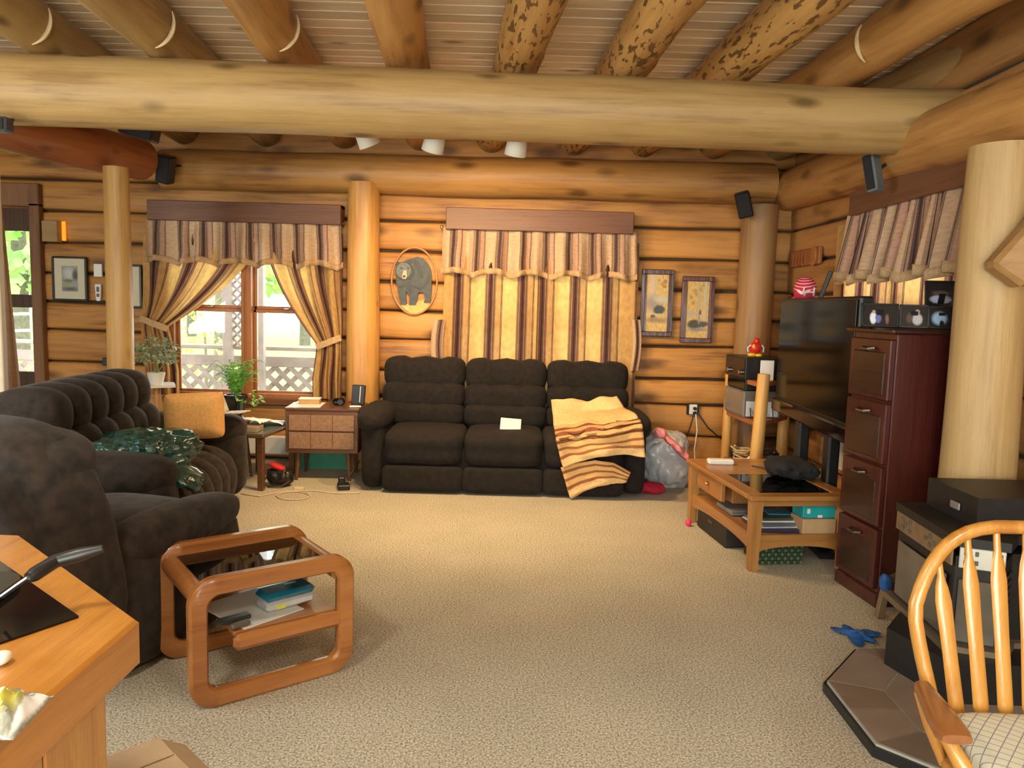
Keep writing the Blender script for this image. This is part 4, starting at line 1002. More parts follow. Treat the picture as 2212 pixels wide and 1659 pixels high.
# jumble of cables on the lowest shelf
rnd = random.Random(5)
for k, (lab, mt, xo) in enumerate((('tangle of black cables on the lowest rack shelf by the right pole', M_black, .16), ('tangle of cream and black cables on the lowest rack shelf by the left pole', plain('cream cable', (.6, .45, .25), .5), .0))):
    g = G(); cx, cy = mx_ - .05 + xo, my_ + .12 - xo * .8
    for j in range(5):
        a0 = rnd.uniform(0, 6); pts = [(cx + .09 * cos(a0 + i * .8) * rnd.uniform(.6, 1.1), cy + .10 * sin(a0 + i * .8) * rnd.uniform(.6, 1.1), shz['low'] + .02 + .02 * j + .03 * rnd.random()) for i in range(9)]
        g.tube(pts, .008, 6)
    tag(mesh_obj('cable_coil', g, mt), lab, 'cable')
for k in range(2):
    tag(mesh_obj(('plug_cluster', 'wrapping_wad')[k], G().sbox((0, 0, .0), (.05, .045, .05), 2.3, 9), plain('dark rubber', (.02, .025, .03), .5)), ('round black plug cluster on the lowest rack shelf beside the left pole', 'white wad of wrapping on the lowest rack shelf')[k], 'clutter').location = ((lpn.x + .06, 6.36, shz['low'] + .05), (mx_ - .02, my_ - .06, shz['low'] + .045))[k]
bpy.data.objects['wrapping_wad'].data.materials[0] = M_paper
# power cords from the outlet
op = P(1497, 884, y=YB - .02)
ol = thing('wall_outlet', 'white wall outlet with plugged-in cords right of the sofa', 'outlet', (op.x, YB, op.z - .05))
mesh_obj('back_box', G().box((op.x, YB - .012, op.z), (.11, .03, .10), .004), M_black, ol, smooth=False)
mesh_obj('cover_plate', G().box((op.x, YB - .03, op.z), (.07, .012, .09), .004), M_white, ol, smooth=False)
for k in (-1, 1): mesh_obj('plug', G().box((op.x + .01, YB - .05, op.z + k * .02 - .01), (.03, .035, .026), .006), M_black, ol, smooth=False)
for (pts, lab, mt) in (([(1500, 892), (1492, 920), (1480, 955), (1470, 985), (1452, 1010)], 'dark cord hanging from the wall outlet toward the laundry bag', M_black), ([(1503, 895), (1506, 930), (1500, 970), (1502, 1012)], 'white cord hanging straight down from the wall outlet', M_white), ([(1508, 893), (1530, 925), (1560, 950), (1585, 960)], 'dark cord running from the wall outlet to the pole rack', M_black)):
    tag(mesh_obj('electric_lead', G().tube([P(a, b, y=YB - .07 - .03 * (i % 2)) for i, (a, b) in enumerate(pts)], .006, 6), mt), lab, 'cord')
# ---- laundry bag beside the sofa
lb_ = P(1448, 1060, z=0)
lbg = thing('laundry_bag', 'grey translucent plastic bag stuffed full beside the dark sofa', 'bag', (lb_.x + .02, lb_.y + .35, 0))
mesh_obj('bag_body', G().sbox((lb_.x + .0, lb_.y + .30, .20), (.225, .27, .25), 2.3, 30, lambda u, p: p * (1 + .14 * noise.noise(p * 6) + .16 * abs(noise.noise(p * 10)) - .05 + .05 * abs(noise.noise(p * 25)))), plain('grey film', (.52, .53, .56), .28, var=.18, nscale=5), lbg)
pk_ = P(1455, 958, y=lb_.y + .42)
def shr(px, py, y, h, n=2.4): return G().sbox(P(px, py, y=y), h, n, 14, crump)
tag(mesh_obj('pink_garment', shr(1426, 936, 6.0, (.05, .05, .04)).sbox(P(1468, 972, y=5.98), (.15, .10, .028), 3, 20, crump, Matrix.Rotation(.72, 3, 'Y')), plain('pink cloth', (.75, .25, .28), .9)), 'pink garment lying over the grey plastic bag', 'garment')
tag(mesh_obj('red_garment', G().sbox((P(1405, 1050, y=5.95).x, 5.95, .045), (.11, .07, .045), 2.4, 14, crump), plain('crimson cloth', (.42, .01, .035), .9)), 'crimson garment on the floor between sofa and plastic bag', 'garment')

# ---- coffee table
f0 = P(1600, 1228, z=0); f1 = P(1790, 1226, z=0); b0 = P(1497, 1124, z=0)
ctl = b0.y - f0.y + .06; cwid = f1.x - f0.x + .08; cang = math.atan2(f1.y - f0.y, f1.x - f0.x) + .01
zt3 = P(1597, 1068, y=f0.y - .02).z
ctb = thing('coffee_table', 'oak coffee table with glass panel top standing before the television', 'coffee table', ((f0.x + f1.x) / 2 - .0, (f0.y + b0.y) / 2, 0), cang)
M_oak2 = wood('honey oak', (0.42, 0.20, 0.055), (0.29, 0.12, 0.03), 'X', .35, 0, coat=.3, tone=.03); M_oak2y = wood('honey oak lengthwise', (0.38, 0.165, 0.05), (0.25, 0.095, 0.027), 'Y', .35, 0, coat=.3, tone=.03); M_oak2z = wood('honey oak upright', (0.43, 0.21, 0.06), (0.30, 0.13, 0.033), 'Z', .35, 0, tone=.03)
hw, hl = cwid / 2, ctl / 2
for sx in (-1, 1):
    for sy in (-1, 1):
        x, y = sx * (hw - .035), sy * (hl - .035); g = G(); t1, t0 = .032, .024
        g.add([(x - t0, y - t0, 0), (x + t0, y - t0, 0), (x + t0, y + t0, 0), (x - t0, y + t0, 0), (x - t1, y - t1, zt3 - .03), (x + t1, y - t1, zt3 - .03), (x + t1, y + t1, zt3 - .03), (x - t1, y + t1, zt3 - .03)], [(3, 2, 1, 0), (4, 5, 6, 7), (0, 1, 5, 4), (1, 2, 6, 5), (2, 3, 7, 6), (3, 0, 4, 7)])
        lp('leg', g, M_oak2z, ctb, smooth=False)
for sy in (-1, 1): lp('top_board', G().box((0, sy * (hl - .05 + .012), zt3 - .013), (cwid + .03, .10, .028), .006), M_oak2, ctb, smooth=False)
for sx in (-1, 1): lp('top_board', G().box((sx * (hw - .05 + .012), 0, zt3 - .013), (.10, ctl - .18, .028), .006), M_oak2y, ctb, smooth=False)
lp('top_board', G().box((0, hl - .27, zt3 - .013), (cwid - .17, .36, .027), .004), M_oak2, ctb, smooth=False)
lp('glass_panel', G().box((0, -.17, zt3 - .006), (cwid - .17, ctl - .58, .006), .001), M_smoke, ctb, smooth=False)
zs3 = .195
lp('lower_shelf', G().box((0, 0, zs3 - .01), (cwid - .10, ctl - .10, .02), .003), M_oak2y, ctb, smooth=False)
def apron(L_, n=14):
    return [(-L_ / 2 + L_ * i / n, -.035 - .03 * (abs(2 * i / n - 1)) ** 2.5) for i in range(n + 1)] + [(L_ / 2, .03), (-L_ / 2, .03)]
for sy in (-1, 1): lp('lower_apron', G().prism([(a, b + zs3 - .02) for a, b in apron(cwid - .12)], sy * (hl - .035) - .01, sy * (hl - .035) + .01, 'Y'), M_oak2, ctb, smooth=False)
for sx in (-1, 1): lp('lower_apron', G().prism([(a, b + zs3 - .02) for a, b in apron(ctl - .12)], sx * (hw - .035) - .01, sx * (hw - .035) + .01, 'X'), M_oak2y, ctb, smooth=False)
for sy in (-1, 1): lp('top_apron', G().box((0, sy * (hl - .04), zt3 - .045), (cwid - .12, .02, .04), .003), M_oak2, ctb, smooth=False)
dw = lp('drawer', G().box((-hw + .05, hl - .30, zt3 - .10), (.03, .42, .14), .005), M_oak2y, ctb, smooth=False)
mesh_obj('knob', G().sbox((-hw + .02, hl - .30, zt3 - .10), (.014, .014, .014), 2, 6), plain('brass knob', (.7, .45, .15), .3, 1), dw, world=False)
lp('drawer_case', G().box((.02, hl - .30, zt3 - .105), (cwid - .18, .42, .15), .003), M_oak2y, ctb, smooth=False)
cm = ctb.matrix_basis
def on_ct(name, g, mat, label, cat, x, y, z, rz=0.0, group=None, smooth=False):
    o = mesh_obj(name, g, mat, smooth=smooth); o.matrix_basis = cm @ Matrix.Translation((x, y, z)) @ Matrix.Rotation(rz, 4, 'Z'); return tag(o, label, cat, group)
on_ct('tissue_pack', G().box((0, 0, .018), (.17, .065, .034), .008), M_white, 'white tissue pack lying on the coffee table', 'tissue pack', -hw + .16, hl - .17, zt3 + .001, -.12)
on_ct('black_hat', G().sbox((0, 0, .035), (.15, .16, .06), 2.4, 16, crump), plain('black cloth', (.012, .012, .013), .95), 'crumpled black cloth hat on the coffee table edge', 'hat', hw - .13, -.02, zt3 + .022, smooth=True)
on_ct('wooden_stick', G().tube([(0, 0, 0), (.25, -.42, .01)], [.006, .009], 8), plain('dark stick', (.04, .025, .02), .6), 'thin dark stick pointing out of the black hat', 'stick', .03, .24, zt3 + .012, smooth=True)
# things on its shelf
bk_ = [((.30, .24, .020), (.035, .03, .07), 'dark blue book at the bottom of the coffee table shelf pile'), ((.30, .23, .006), (.62, .62, .60), 'white magazine in the coffee table shelf pile'), ((.28, .22, .014), (.10, .12, .17), 'blue-grey magazine in the coffee table shelf pile'),
       ((.26, .20, .008), (.75, .74, .66), 'cream catalogue in the coffee table shelf pile'), ((.27, .20, .016), (.05, .06, .045), 'dark green book on top of the shelf pile'), ((.15, .12, .008), (.04, .16, .24), 'teal booklet lying highest on the shelf pile')]
z = zs3 + .001
for k, (d, c, lab) in enumerate(bk_):
    g = G().box((0, 0, d[2] / 2), d, .002); o = on_ct('book' if k in (0, 4) else 'magazine', g, plain('cover %d' % k, c, .4, var=.15), lab, 'book' if k in (0, 4) else 'magazine', -hw + .24 + .01 * k, -hl + .22 + .012 * k, z, .1 * ((k * 7) % 5 - 2) * .5, 'books on the coffee table shelf'); z += d[2] + .001
lap = thing('laptop', 'closed silver laptop resting on the coffee table shelf behind the magazines', 'laptop', cm @ Vector((-hw + .24, .05, zs3 + .001)), cang)
lp('laptop_base', G().box((0, 0, .012), (.33, .25, .018), .004), plain('silver laptop', (.35, .38, .42), .3, .6), lap, smooth=False); lp('screen_lid', G().box((0, 0, .0265), (.33, .25, .008), .003), plain('laptop lid', (.45, .48, .52), .25, .6), lap, smooth=False)
on_ct('tan_box', G().box((0, 0, .045), (.20, .15, .09), .003), plain('kraft box', (.50, .32, .17), .6, var=.06), 'plain tan carton on the coffee table shelf under the teal box', 'carton', hw - .17, -hl + .13, zs3 + .001)
tb_ = thing('teal_box', 'teal cardboard box with white print on top of the tan carton', 'carton', cm @ Vector((hw - .165, -hl + .14, zs3 + .093)), cang)
lp('carton', G().box((0, 0, .034), (.195, .13, .068), .003), plain('teal card', (.015, .36, .40), .5, var=.06), tb_, smooth=False)
for (x_, z_, w__, h__) in ((-.065, .040, .018, .028), (.005, .010, .028, .016)): lp('printed_mark', G().box((x_, -.0655, z_), (w__, .001, h__)), M_white, tb_, smooth=False)
# under it
M_bask = stripes('green woven strips', [(0, (.02, .045, .02)), (.5, (.06, .10, .05))], .02, 0)
wbk = thing('woven_basket', 'dark green woven basket under the front of the coffee table', 'basket', cm @ Vector((-.06, -hl + .22, 0)), cang)
lp('basket_core', G().box((0, 0, .075), (.27, .20, .146), .01), plain('basket inside', (.012, .02, .012), .8), wbk, smooth=False)
for r_ in range(6):
    for c_ in range(14):
        lp('weave_strip', G().box((-.127 + c_ * .0195, -.102 - .003 * ((r_ + c_) % 2), .014 + r_ * .024), (.017, .006, .02), .002), plain('green reed %d' % ((r_ + c_) % 2), ((.03, .06, .025), (.10, .13, .08))[(r_ + c_) % 2], .35), wbk, smooth=False)
bkx = thing('storage_bin', 'dark brown storage bin under the side of the coffee table', 'bin', cm @ Vector((-hw + .16, .14, 0)), cang)
lp('bin_body', G().box((0, 0, .075), (.26, .48, .146), .01), plain('dark brown bin', (.018, .013, .011), .6), bkx, smooth=False)
lp('handle', G().box((-.133, .0, .10), (.008, .07, .02), .003), plain('bin handle', (.06, .04, .03), .5), bkx, smooth=False)
pbp = P(1487, 1130, z=.02)
tag(mesh_obj('pink_ball', G().sbox((pbp.x, pbp.y, .022), (.022, .022, .022), 2, 8), plain('hot pink', (.85, .03, .16), .5)), 'small hot pink ball on the carpet by the coffee table leg', 'ball')
sw3 = P(1818, 985, y=6.1)
tag(mesh_obj('white_wall_box', G().box((XR - .02, P(1818, 985, x=XR - .03).y, P(1818, 985, x=XR - .03).z), (.05, .10, .20), .006), M_white, smooth=False), 'white box on the side wall below the television', 'wall box')

# ---- filing cabinet
fa = P(1803, 1255, z=0); fb = P(1890, 1314, z=0)
fw = (fa - fb).length; fang = math.atan2(fb.y - fa.y, fb.x - fa.x)
fc = thing('filing_cabinet', 'tall dark cherry four-drawer filing cabinet before the thick post', 'filing cabinet', ((fa.x + fb.x) / 2, (fa.y + fb.y) / 2, 0), fang)
M_cherry = wood('dark cherry', (0.062, 0.009, 0.008), (0.030, 0.005, 0.005), 'Z', .28, 0, coat=.4, tone=.02)
M_cherryd = wood('dark cherry drawer', (0.030, 0.008, 0.006), (0.016, 0.005, 0.004), 'X', .25, 0, coat=.4, tone=.02)
FH = P(1912, 726, y=fb.y).z + .035; FD = .52
lp('carcass', G().box((0, FD / 2 + .012, FH / 2 - .01), (fw - .01, FD, FH - .02), .004), M_cherry, fc, smooth=False)
lp('top_board', G().box((0, FD / 2, FH - .012), (fw + .04, FD + .06, .03), .010), M_cherryd, fc, smooth=False)
lp('plinth', G().box((0, .012, .035), (fw + .01, .03, .07), .006), M_cherry, fc, smooth=False)
dh = (FH - .13) / 4
for k in range(4):
    zc3 = .085 + dh * (k + .5)
    dr = lp('drawer', G().box((0, .0, zc3), (fw - .03, .03, dh - .015), .005), M_cherry, fc, smooth=False)
    mesh_obj('raised_panel', G().box((0, -.014, zc3 - .02), (fw - .10, .012, dh - .10), .006), M_cherryd, dr, world=False, smooth=False)
    mesh_obj('handle', G().tube([(-.05, -.018, zc3 + dh / 2 - .055), (-.03, -.042, zc3 + dh / 2 - .06), (.03, -.042, zc3 + dh / 2 - .06), (.05, -.018, zc3 + dh / 2 - .055)], .008, 8), plain('dark pewter', (.25, .24, .23), .25, 1), dr, world=False)
# photo frames on the cabinet
def photoframe(label, px0, px1, pyt, pyb, y, z0, blobs, lean=.25, yaw=0.0, tall=False):
    a, b = P(px0, pyb, y=y), P(px1, pyb, y=y); w_ = b.x - a.x; h = (pyb - pyt) * y / FPX
    o = thing('photo_frame', label, 'photo frame', ((a.x + b.x) / 2, y, z0), yaw, 'photo frames on the filing cabinet'); m_ = Matrix.Rotation(-lean, 4, 'X')
    bw = .012
    lp('frame', G().box((0, 0, bw / 2), (w_, .014, bw), .002).box((0, 0, h - bw / 2), (w_, .014, bw), .002).box((-w_ / 2 + bw / 2, 0, h / 2), (bw, .014, h), .002).box((w_ / 2 - bw / 2, 0, h / 2), (bw, .014, h), .002).tr(m_), M_black, o, smooth=False)
    pr_ = G().quad((-w_ / 2 + bw, -.003, bw), (w_ / 2 - bw, -.003, bw), (w_ / 2 - bw, -.003, h - bw), (-w_ / 2 + bw, -.003, h - bw)).tr(m_)
    lp('photograph', pr_, printmat('photo ' + label[:18], (.022, .02, .02), blobs, .15), o, smooth=False)
    lp('easel_leg', G().bar((0, .006, h * .7), (0, h * .35, .0), .03, .003).tr(Matrix.Identity(4)), M_black, o, smooth=False)
    lp('backing', G().box((0, .004, h / 2), (w_ - .01, .004, h - .01)).tr(m_), M_black, o, smooth=False)
    return o
W_, S_ = (.7, .75, .85), (.5, .3, .22)
zf = FH + .004
photoframe('wide black photo frame at the front corner of the filing cabinet, three people', 1862, 1938, 655, 708, fb.y + .17, zf, [(.30, .35, .10, .3, W_, .2), (.45, .35, .09, .25, (.15, .15, .4), .2), (.72, .3, .05, .25, (.2, .12, .08), .3), (.32, .68, .05, .09, S_, .2), (.47, .66, .05, .09, S_, .2)], .3, -.25)
photoframe('black photo frame with grey figure in the middle of the cabinet top', 1944, 2003, 664, 716, fb.y + .12, zf, [(.62, .35, .2, .3, (.45, .42, .45), .2), (.3, .4, .12, .25, (.10, .06, .05), .3), (.62, .75, .09, .12, S_, .2)], .25, -.35)
photoframe('black photo frame with pale blue figures beside the thick post', 2004, 2062, 672, 722, fb.y + .09, zf, [(.4, .45, .3, .35, (.3, .42, .6), .25), (.5, .15, .1, .2, (.02, .02, .02), .2)], .2, -.2)
photoframe('tall dark photo frame standing behind the others, group in white shirts', 2000, 2062, 606, 712, fb.y + .30, zf, [(.5, .62, .38, .10, (.5, .55, .75), .2), (.5, .76, .3, .06, (.12, .09, .08), .3), (.3, .22, .15, .07, (.12, .2, .2), .3), (.7, .22, .1, .07, (.18, .12, .1), .3)], .25, -.2)

# ---- stove on its hearth pad
pad = thing('hearth_pad', 'octagonal grey-brown tiled hearth pad under the black stove', 'hearth pad', (1.75, 2.85, 0))
p1, p2, p3, p4 = P(1779, 1467, z=.05), P(1846, 1396, z=.05), P(1886, 1604, z=.05), P(2010, 1640, z=.05)
oc = [(p1.x, p1.y), (p3.x, p3.y), (p3.x + .28, p3.y - .28), (2.30, p3.y - .28), (2.30, p2.y + .02), (p2.x, p2.y)]
mesh_obj('pad_base', G().prism(oc, 0, .036), M_black, pad, smooth=False)
cxp = sum(p[0] for p in oc) / 6; cyp = sum(p[1] for p in oc) / 6
oi = inset(oc, .012); inn = inset(oc, .20); M_tile = [plain('slate tile %d' % k, c, .35, var=.12, nscale=8) for k, c in enumerate(((.21, .155, .115), (.25, .19, .15), (.18, .14, .11)))]
M_gr = plain('grout', (.36, .36, .31), .8)
mesh_obj('grout_bed', G().prism(oi, .036, .044), M_gr, pad, smooth=False)
kk = 0
def shrink(pl, d): return inset(pl, d)
for i in range(6):
    a, b, c, d = oi[i], oi[(i + 1) % 6], inn[(i + 1) % 6], inn[i]; L_ = math.hypot(b[0] - a[0], b[1] - a[1]); nt_ = max(1, round(L_ / .26))
    for j in range(nt_):
        t0, t1 = j / nt_, (j + 1) / nt_; mix = lambda p, q, t: (p[0] + (q[0] - p[0]) * t, p[1] + (q[1] - p[1]) * t)
        mesh_obj('tile', G().prism(shrink([mix(a, b, t0), mix(a, b, t1), mix(d, c, t1), mix(d, c, t0)], .004), .036, .0485), M_tile[kk % 3], pad, smooth=False); kk += 1
xs0, xs1 = min(p[0] for p in inn), max(p[0] for p in inn); ys0, ys1 = min(p[1] for p in inn), max(p[1] for p in inn)
mesh_obj('tile', G().prism(shrink(inn, .004), .036, .0485), M_tile[1], pad, smooth=False)
st = thing('pellet_stove', 'black bay-front stove with glass panes and metal trim on the hearth pad', 'stove', (1.95, 3.0, .0485))
M_iron = plain('black cast iron', (.010, .010, .010), .5, var=.3, nscale=30)
zpad = .0485
s1, s2 = P(1930, 1464, z=zpad), P(2002, 1541, z=zpad)
fx0 = 1.73; yA, yB_, = 3.30, 2.80
foot = [(fx0 + .06, yA - .02), (fx0 - .19, 2.97), (fx0 - .10, 2.66), (2.25, 2.66), (2.25, yA - .02)]
mesh_obj('pedestal', G().prism(foot[::-1], zpad, .20), M_iron, st, smooth=False)
body = [(fx0, yA), (fx0 - .04, yB_), (fx0 + .11, yB_ - .06), (fx0 + .20, yB_ + .04), (2.28, yB_ + .04), (2.28, yA)]
lip = inset(body, -.03)
mesh_obj('firebox', G().prism(body, .20, .56), M_iron, st, smooth=False)
mesh_obj('ash_lip', G().prism(inset(body, -.035), .195, .222), plain('dull steel lip', (.22, .17, .12), .45, .5), st, smooth=False)
mesh_obj('top_plate', G().prism(inset(body, -.015), .60, .635), M_iron, st, smooth=False)
tb2 = [(fx0 + .10, yA - .02), (fx0 + .10, yB_ + .12), (2.28, yB_ + .12), (2.28, yA - .02)]
ht = mesh_obj('hopper', G().prism(tb2, .635, .755), M_iron, st, smooth=False)
def facet(a, b, z0, z1, off, m0=.0, m1=1.0, mat=None, name='p', parent=None, bev=.003, th=.008):
    a, b = Vector((*a, 0)), Vector((*b, 0)); d = b - a; nn = Vector((d.y, -d.x, 0)).normalized()
    if nn.dot(Vector((1.95, 3.1, 0)) - a) > 0: nn = -nn
    p, q = a + d * m0 + nn * off, a + d * m1 + nn * off
    return mesh_obj(name, G().bar((p.x, p.y, (z0 + z1) / 2), (q.x, q.y, (z0 + z1) / 2), th, z1 - z0, bev), mat, parent, smooth=False)
M_plate_shade = plain('nickel trim in shade', (.30, .22, .14), .35, .6, var=.2, nscale=20); M_plate = plain('nickel plate', (.72, .74, .68), .3, .5, var=.05)  # brown copy of the nickel: the side facet's shade put into its colour
t1_ = facet(body[0], body[1], .52, .60, .012, 0, 1, M_plate_shade, 'trim_plate', st); t2_ = facet(body[1], body[2], .52, .60, .012, .05, .98, M_plate, 'trim_plate', st)
M_orn = plain('dark ornament', (.10, .10, .07), .5)
for (pr_, a, b, ms) in ((t1_, body[0], body[1], (.12, .17, .26, .55, .62, .70)), (t2_, body[1], body[2], (.14, .24, .36, .7, .84))):
    for k, m0 in enumerate(ms):
        for zz in ((.545, .58) if k % 2 == 0 else (.562,)):
            facet(a, b, zz - .009, zz + .009, .018, m0, m0 + (.035 if pr_ is t1_ else .075), M_orn, 'ornament', pr_, th=.004)
M_sg = plain('sooty pane', (.12, .105, .085), .15, var=.3, nscale=4)
facet(body[0], body[1], .235, .475, .010, .06, .92, M_sg, 'glass_pane', st); facet(body[1], body[2], .235, .475, .010, .08, .9, M_sg, 'glass_pane', st)
facet(tb2[0], tb2[1], .675, .705, .006, .52, .70, plain('maker plate', (.30, .27, .25), .4, .3), 'name_plate', st)
for k in range(9): facet(body[2], body[3], .25 + k * .03, .262 + k * .03, .006, .1, .9, plain('grille rib', (.04, .04, .04), .3), 'grille_bar', st)
wl = P(1902, 1338, z=0)
wlg = thing('wooden_stand', 'short wooden stand leg with slanting foot beside the stove', 'stand', (wl.x, wl.y, 0))
M_wl = wood('dull stand wood', (.20, .13, .07), (.13, .08, .04), 'Z', .5, 0)
mesh_obj('leg', G().bar((wl.x, wl.y + .02, 0), (wl.x + .03, wl.y + .02, .20), .035, .035, .004, up=(0, 1, 0)), M_wl, wlg, smooth=False)
mesh_obj('side_rail', G().bar((wl.x + .03, wl.y + .02, .185), (wl.x + .12, wl.y + .10, .185), .03, .03, .004), M_wl, wlg, smooth=False)
bbp = P(1917, 1262, y=wl.y - .02)
M_blue = plain('blue plastic', (.015, .10, .34), .6, var=.2, nscale=20, bump=.3)
tag(mesh_obj('blue_pouf', G().sbox((bbp.x, wl.y + .0, bbp.z), (.028, .03, .045), 2.2, 12, crump), M_blue), 'blue fluffy ball hanging by the stove corner', 'ball')
bcp = P(1852, 1372, z=.01)
def clothf(u, v):
    a = u * 2 * pi; r = (v) * (.080 + .022 * sin(a * 3 + 1) + .020 * sin(a * 5) + .012 * sin(a * 7 + 2)); return (bcp.x + r * cos(a) * 1.0, bcp.y + r * sin(a) * 1.1 , .014 + .016 * (1 - v) + .01 * nz(r * 30, a))
tag(mesh_obj('blue_cloth', G().grid(clothf, 48, 8), M_blue), 'crumpled bright blue cloth on the carpet beside the filing cabinet', 'cloth')

# ---- windsor chair at the lower right
WX, WY = 1.235, 1.66
wc = thing('windsor_chair', 'golden oak bow-back armchair with plaid seat cushion in the near corner', 'chair', (WX, WY, 0), math.radians(-3))
M_hon = wood('golden oak chair', (0.50, 0.235, 0.045), (0.36, 0.145, 0.024), 'Z', .25, 0, coat=.5, tone=.02); M_arm = wood('brown arm', (0.24, 0.09, 0.028), (0.15, 0.05, 0.016), 'Y', .25, 0, coat=.5, tone=.02)
lp('seat', G().sbox((0, -.19, .445), (.25, .24, .022), 4, 10), M_hon, wc)
def tiltp(x, z): return Vector((x, .03 + (z - .44) * .20, z))
zb4, ztop = .455, .955
bow = []
for i in range(33):
    a = pi * i / 32; x = -cos(a); zz = sin(a)
    hw_ = .20 + .085 * min(1, zz * 1.7)
    bow.append(tiltp(math.copysign(abs(x) ** .62, x) * (.205 + .085 * min(1, zz * 1.9)), zb4 + (ztop - zb4) * zz ** .80))
lp('bow', G().tube(bow, .0165, 14), M_hon, wc)
def bowz(x):
    best = None
    for p, q in zip(bow, bow[1:]):
        if (p.x - x) * (q.x - x) <= 0 and abs(p.x - q.x) > 1e-5:
            z = p.z + (q.z - p.z) * (x - p.x) / (q.x - p.x); best = z if best is None else max(best, z)
    return best or ztop
for k in range(7):
    u = (k - 3) / 3; xt, xb = u * .205, u * .160; z1_ = bowz(xt) - .005; z0_ = .46; pr = [(0, .007), (.18, .0085), (.30, .019), (.60, .018), (.80, .019), (.86, .019), (.97, .0075), (1, .0075)]
    vs = []; fs = []; n = 10
    for (t_, w_) in [(0, .007), (.10, .008), (.17, .0185), (.50, .0175), (.76, .0195), (.84, .0150), (.90, .0085), (1, .008)]:
        c = tiltp(lerp(xb, xt, t_), lerp(z0_, z1_, t_))
        for j in range(n):
            a = 2 * pi * j / n; vs.append(c + Vector((cos(a) * w_, sin(a) * .0075, 0)))
    for i in range(7):
        for j in range(n): fs.append((i * n + j, i * n + (j + 1) % n, (i + 1) * n + (j + 1) % n, (i + 1) * n + j))
    lp('spindle', G().add(vs, fs), M_hon, wc)
for s in (-1, 1):
    wi = wc.matrix_basis.inverted(); q0, q1 = wi @ P(1992, 1478, z=.605), wi @ P(2062, 1588, z=.605)
    pth = [(s * abs(lerp(q0.x, q1.x, t_)), lerp(q0.y, q1.y, t_), .60) for t_ in (0, .22, .65, .95)]
    g = G(); vs = []; fs = []; wds = [.018, .024, .034, .036]
    prof = rrect(2, 2, .7, 4)
    for i, (p, w_) in enumerate(zip(pth, wds)):
        for (a, b) in prof: vs.append((p[0] + a * w_, p[1], p[2] + b * .014))
    n = len(prof)
    vs += [(pth[-1][0] + a * .03, pth[-1][1] - .02, pth[-1][2] + b * .010) for a, b in prof]
    for i in range(4):
        for j in range(n): fs.append((i * n + j, i * n + (j + 1) % n, (i + 1) * n + (j + 1) % n, (i + 1) * n + j))
    fs.append(tuple(range(n))); fs.append(tuple(4 * n + j for j in range(n))[::-1])
    ar = lp('armrest', g.add(vs, fs), M_arm, wc)
    mesh_obj('arm_post', G().tube([(s * .225, -.16, .44), (s * .245, -.14, .50), (s * .27, -.10, .55), (s * .29, -.07, .592)], [.013, .020, .014, .010], 12), M_hon, ar, world=False)
    mesh_obj('arm_spindle', G().tube([(s * .23, -.03, .44), (s * .255, -.01, .52), (s * .285, .0, .595)], [.009, .016, .009], 10), M_hon, ar, world=False)
for sx in (-1, 1):
    for sy in (-1, 1): lp('leg', G().tube([(sx * .17, -.19 + sy * .15, .42), (sx * .20, -.19 + sy * .18, .25), (sx * .215, -.19 + sy * .20, .12), (sx * .23, -.19 + sy * .215, 0)], [.014, .023, .019, .012], 12), M_hon, wc)
lp('stretcher', G().tube([(-.205, -.19, .18), (0, -.19, .18), (.205, -.19, .18)], [.009, .014, .009], 10), M_hon, wc)
for sx in (-1, 1): lp('stretcher', G().tube([(sx * .205, -.38, .18), (sx * .205, -.19, .18), (sx * .205, 0, .18)], [.009, .014, .009], 10), M_hon, wc)
# plaid seat cushion
mpl, nt, b = newmat('plaid cushion cloth'); N = nt.nodes.new; L = nt.links.new
tc = N('ShaderNodeTexCoord'); sp = N('ShaderNodeSeparateXYZ'); mp = N('ShaderNodeMapping'); mp.inputs['Rotation'].default_value = (0, 0, .7); L(tc.outputs['Object'], mp.inputs[0]); L(mp.outputs[0], sp.inputs[0])
facs = []
for ax in (0, 1):
    m1 = N('ShaderNodeMath'); m1.operation = 'MULTIPLY'; m1.inputs[1].default_value = 42; L(sp.outputs[ax], m1.inputs[0])
    m2 = N('ShaderNodeMath'); m2.operation = 'FRACT'; L(m1.outputs[0], m2.inputs[0]); m3 = N('ShaderNodeMath'); m3.operation = 'LESS_THAN'; m3.inputs[1].default_value = .10; L(m2.outputs[0], m3.inputs[0]); facs.append(m3)
mxx = N('ShaderNodeMath'); mxx.operation = 'MAXIMUM'; L(facs[0].outputs[0], mxx.inputs[0]); L(facs[1].outputs[0], mxx.inputs[1])
mm = N('ShaderNodeMix'); mm.data_type = 'RGBA'; L(mxx.outputs[0], mm.inputs['Factor']); mm.inputs['A'].default_value = (.56, .55, .45, 1); mm.inputs['B'].default_value = (.25, .22, .24, 1); L(mm.outputs['Result'], b.inputs['Base Color']); b.inputs['Roughness'].default_value = .9
sc_ = thing('seat_cushion', 'pale plaid cushion lying on the seat of the bow-back chair', 'cushion', wc.matrix_basis @ Vector((0, -.19, .468)), math.radians(-3))
lp('cushion_body', G().sbox((0, .005, .042), (.235, .215, .042), 6, 12), mpl, sc_)

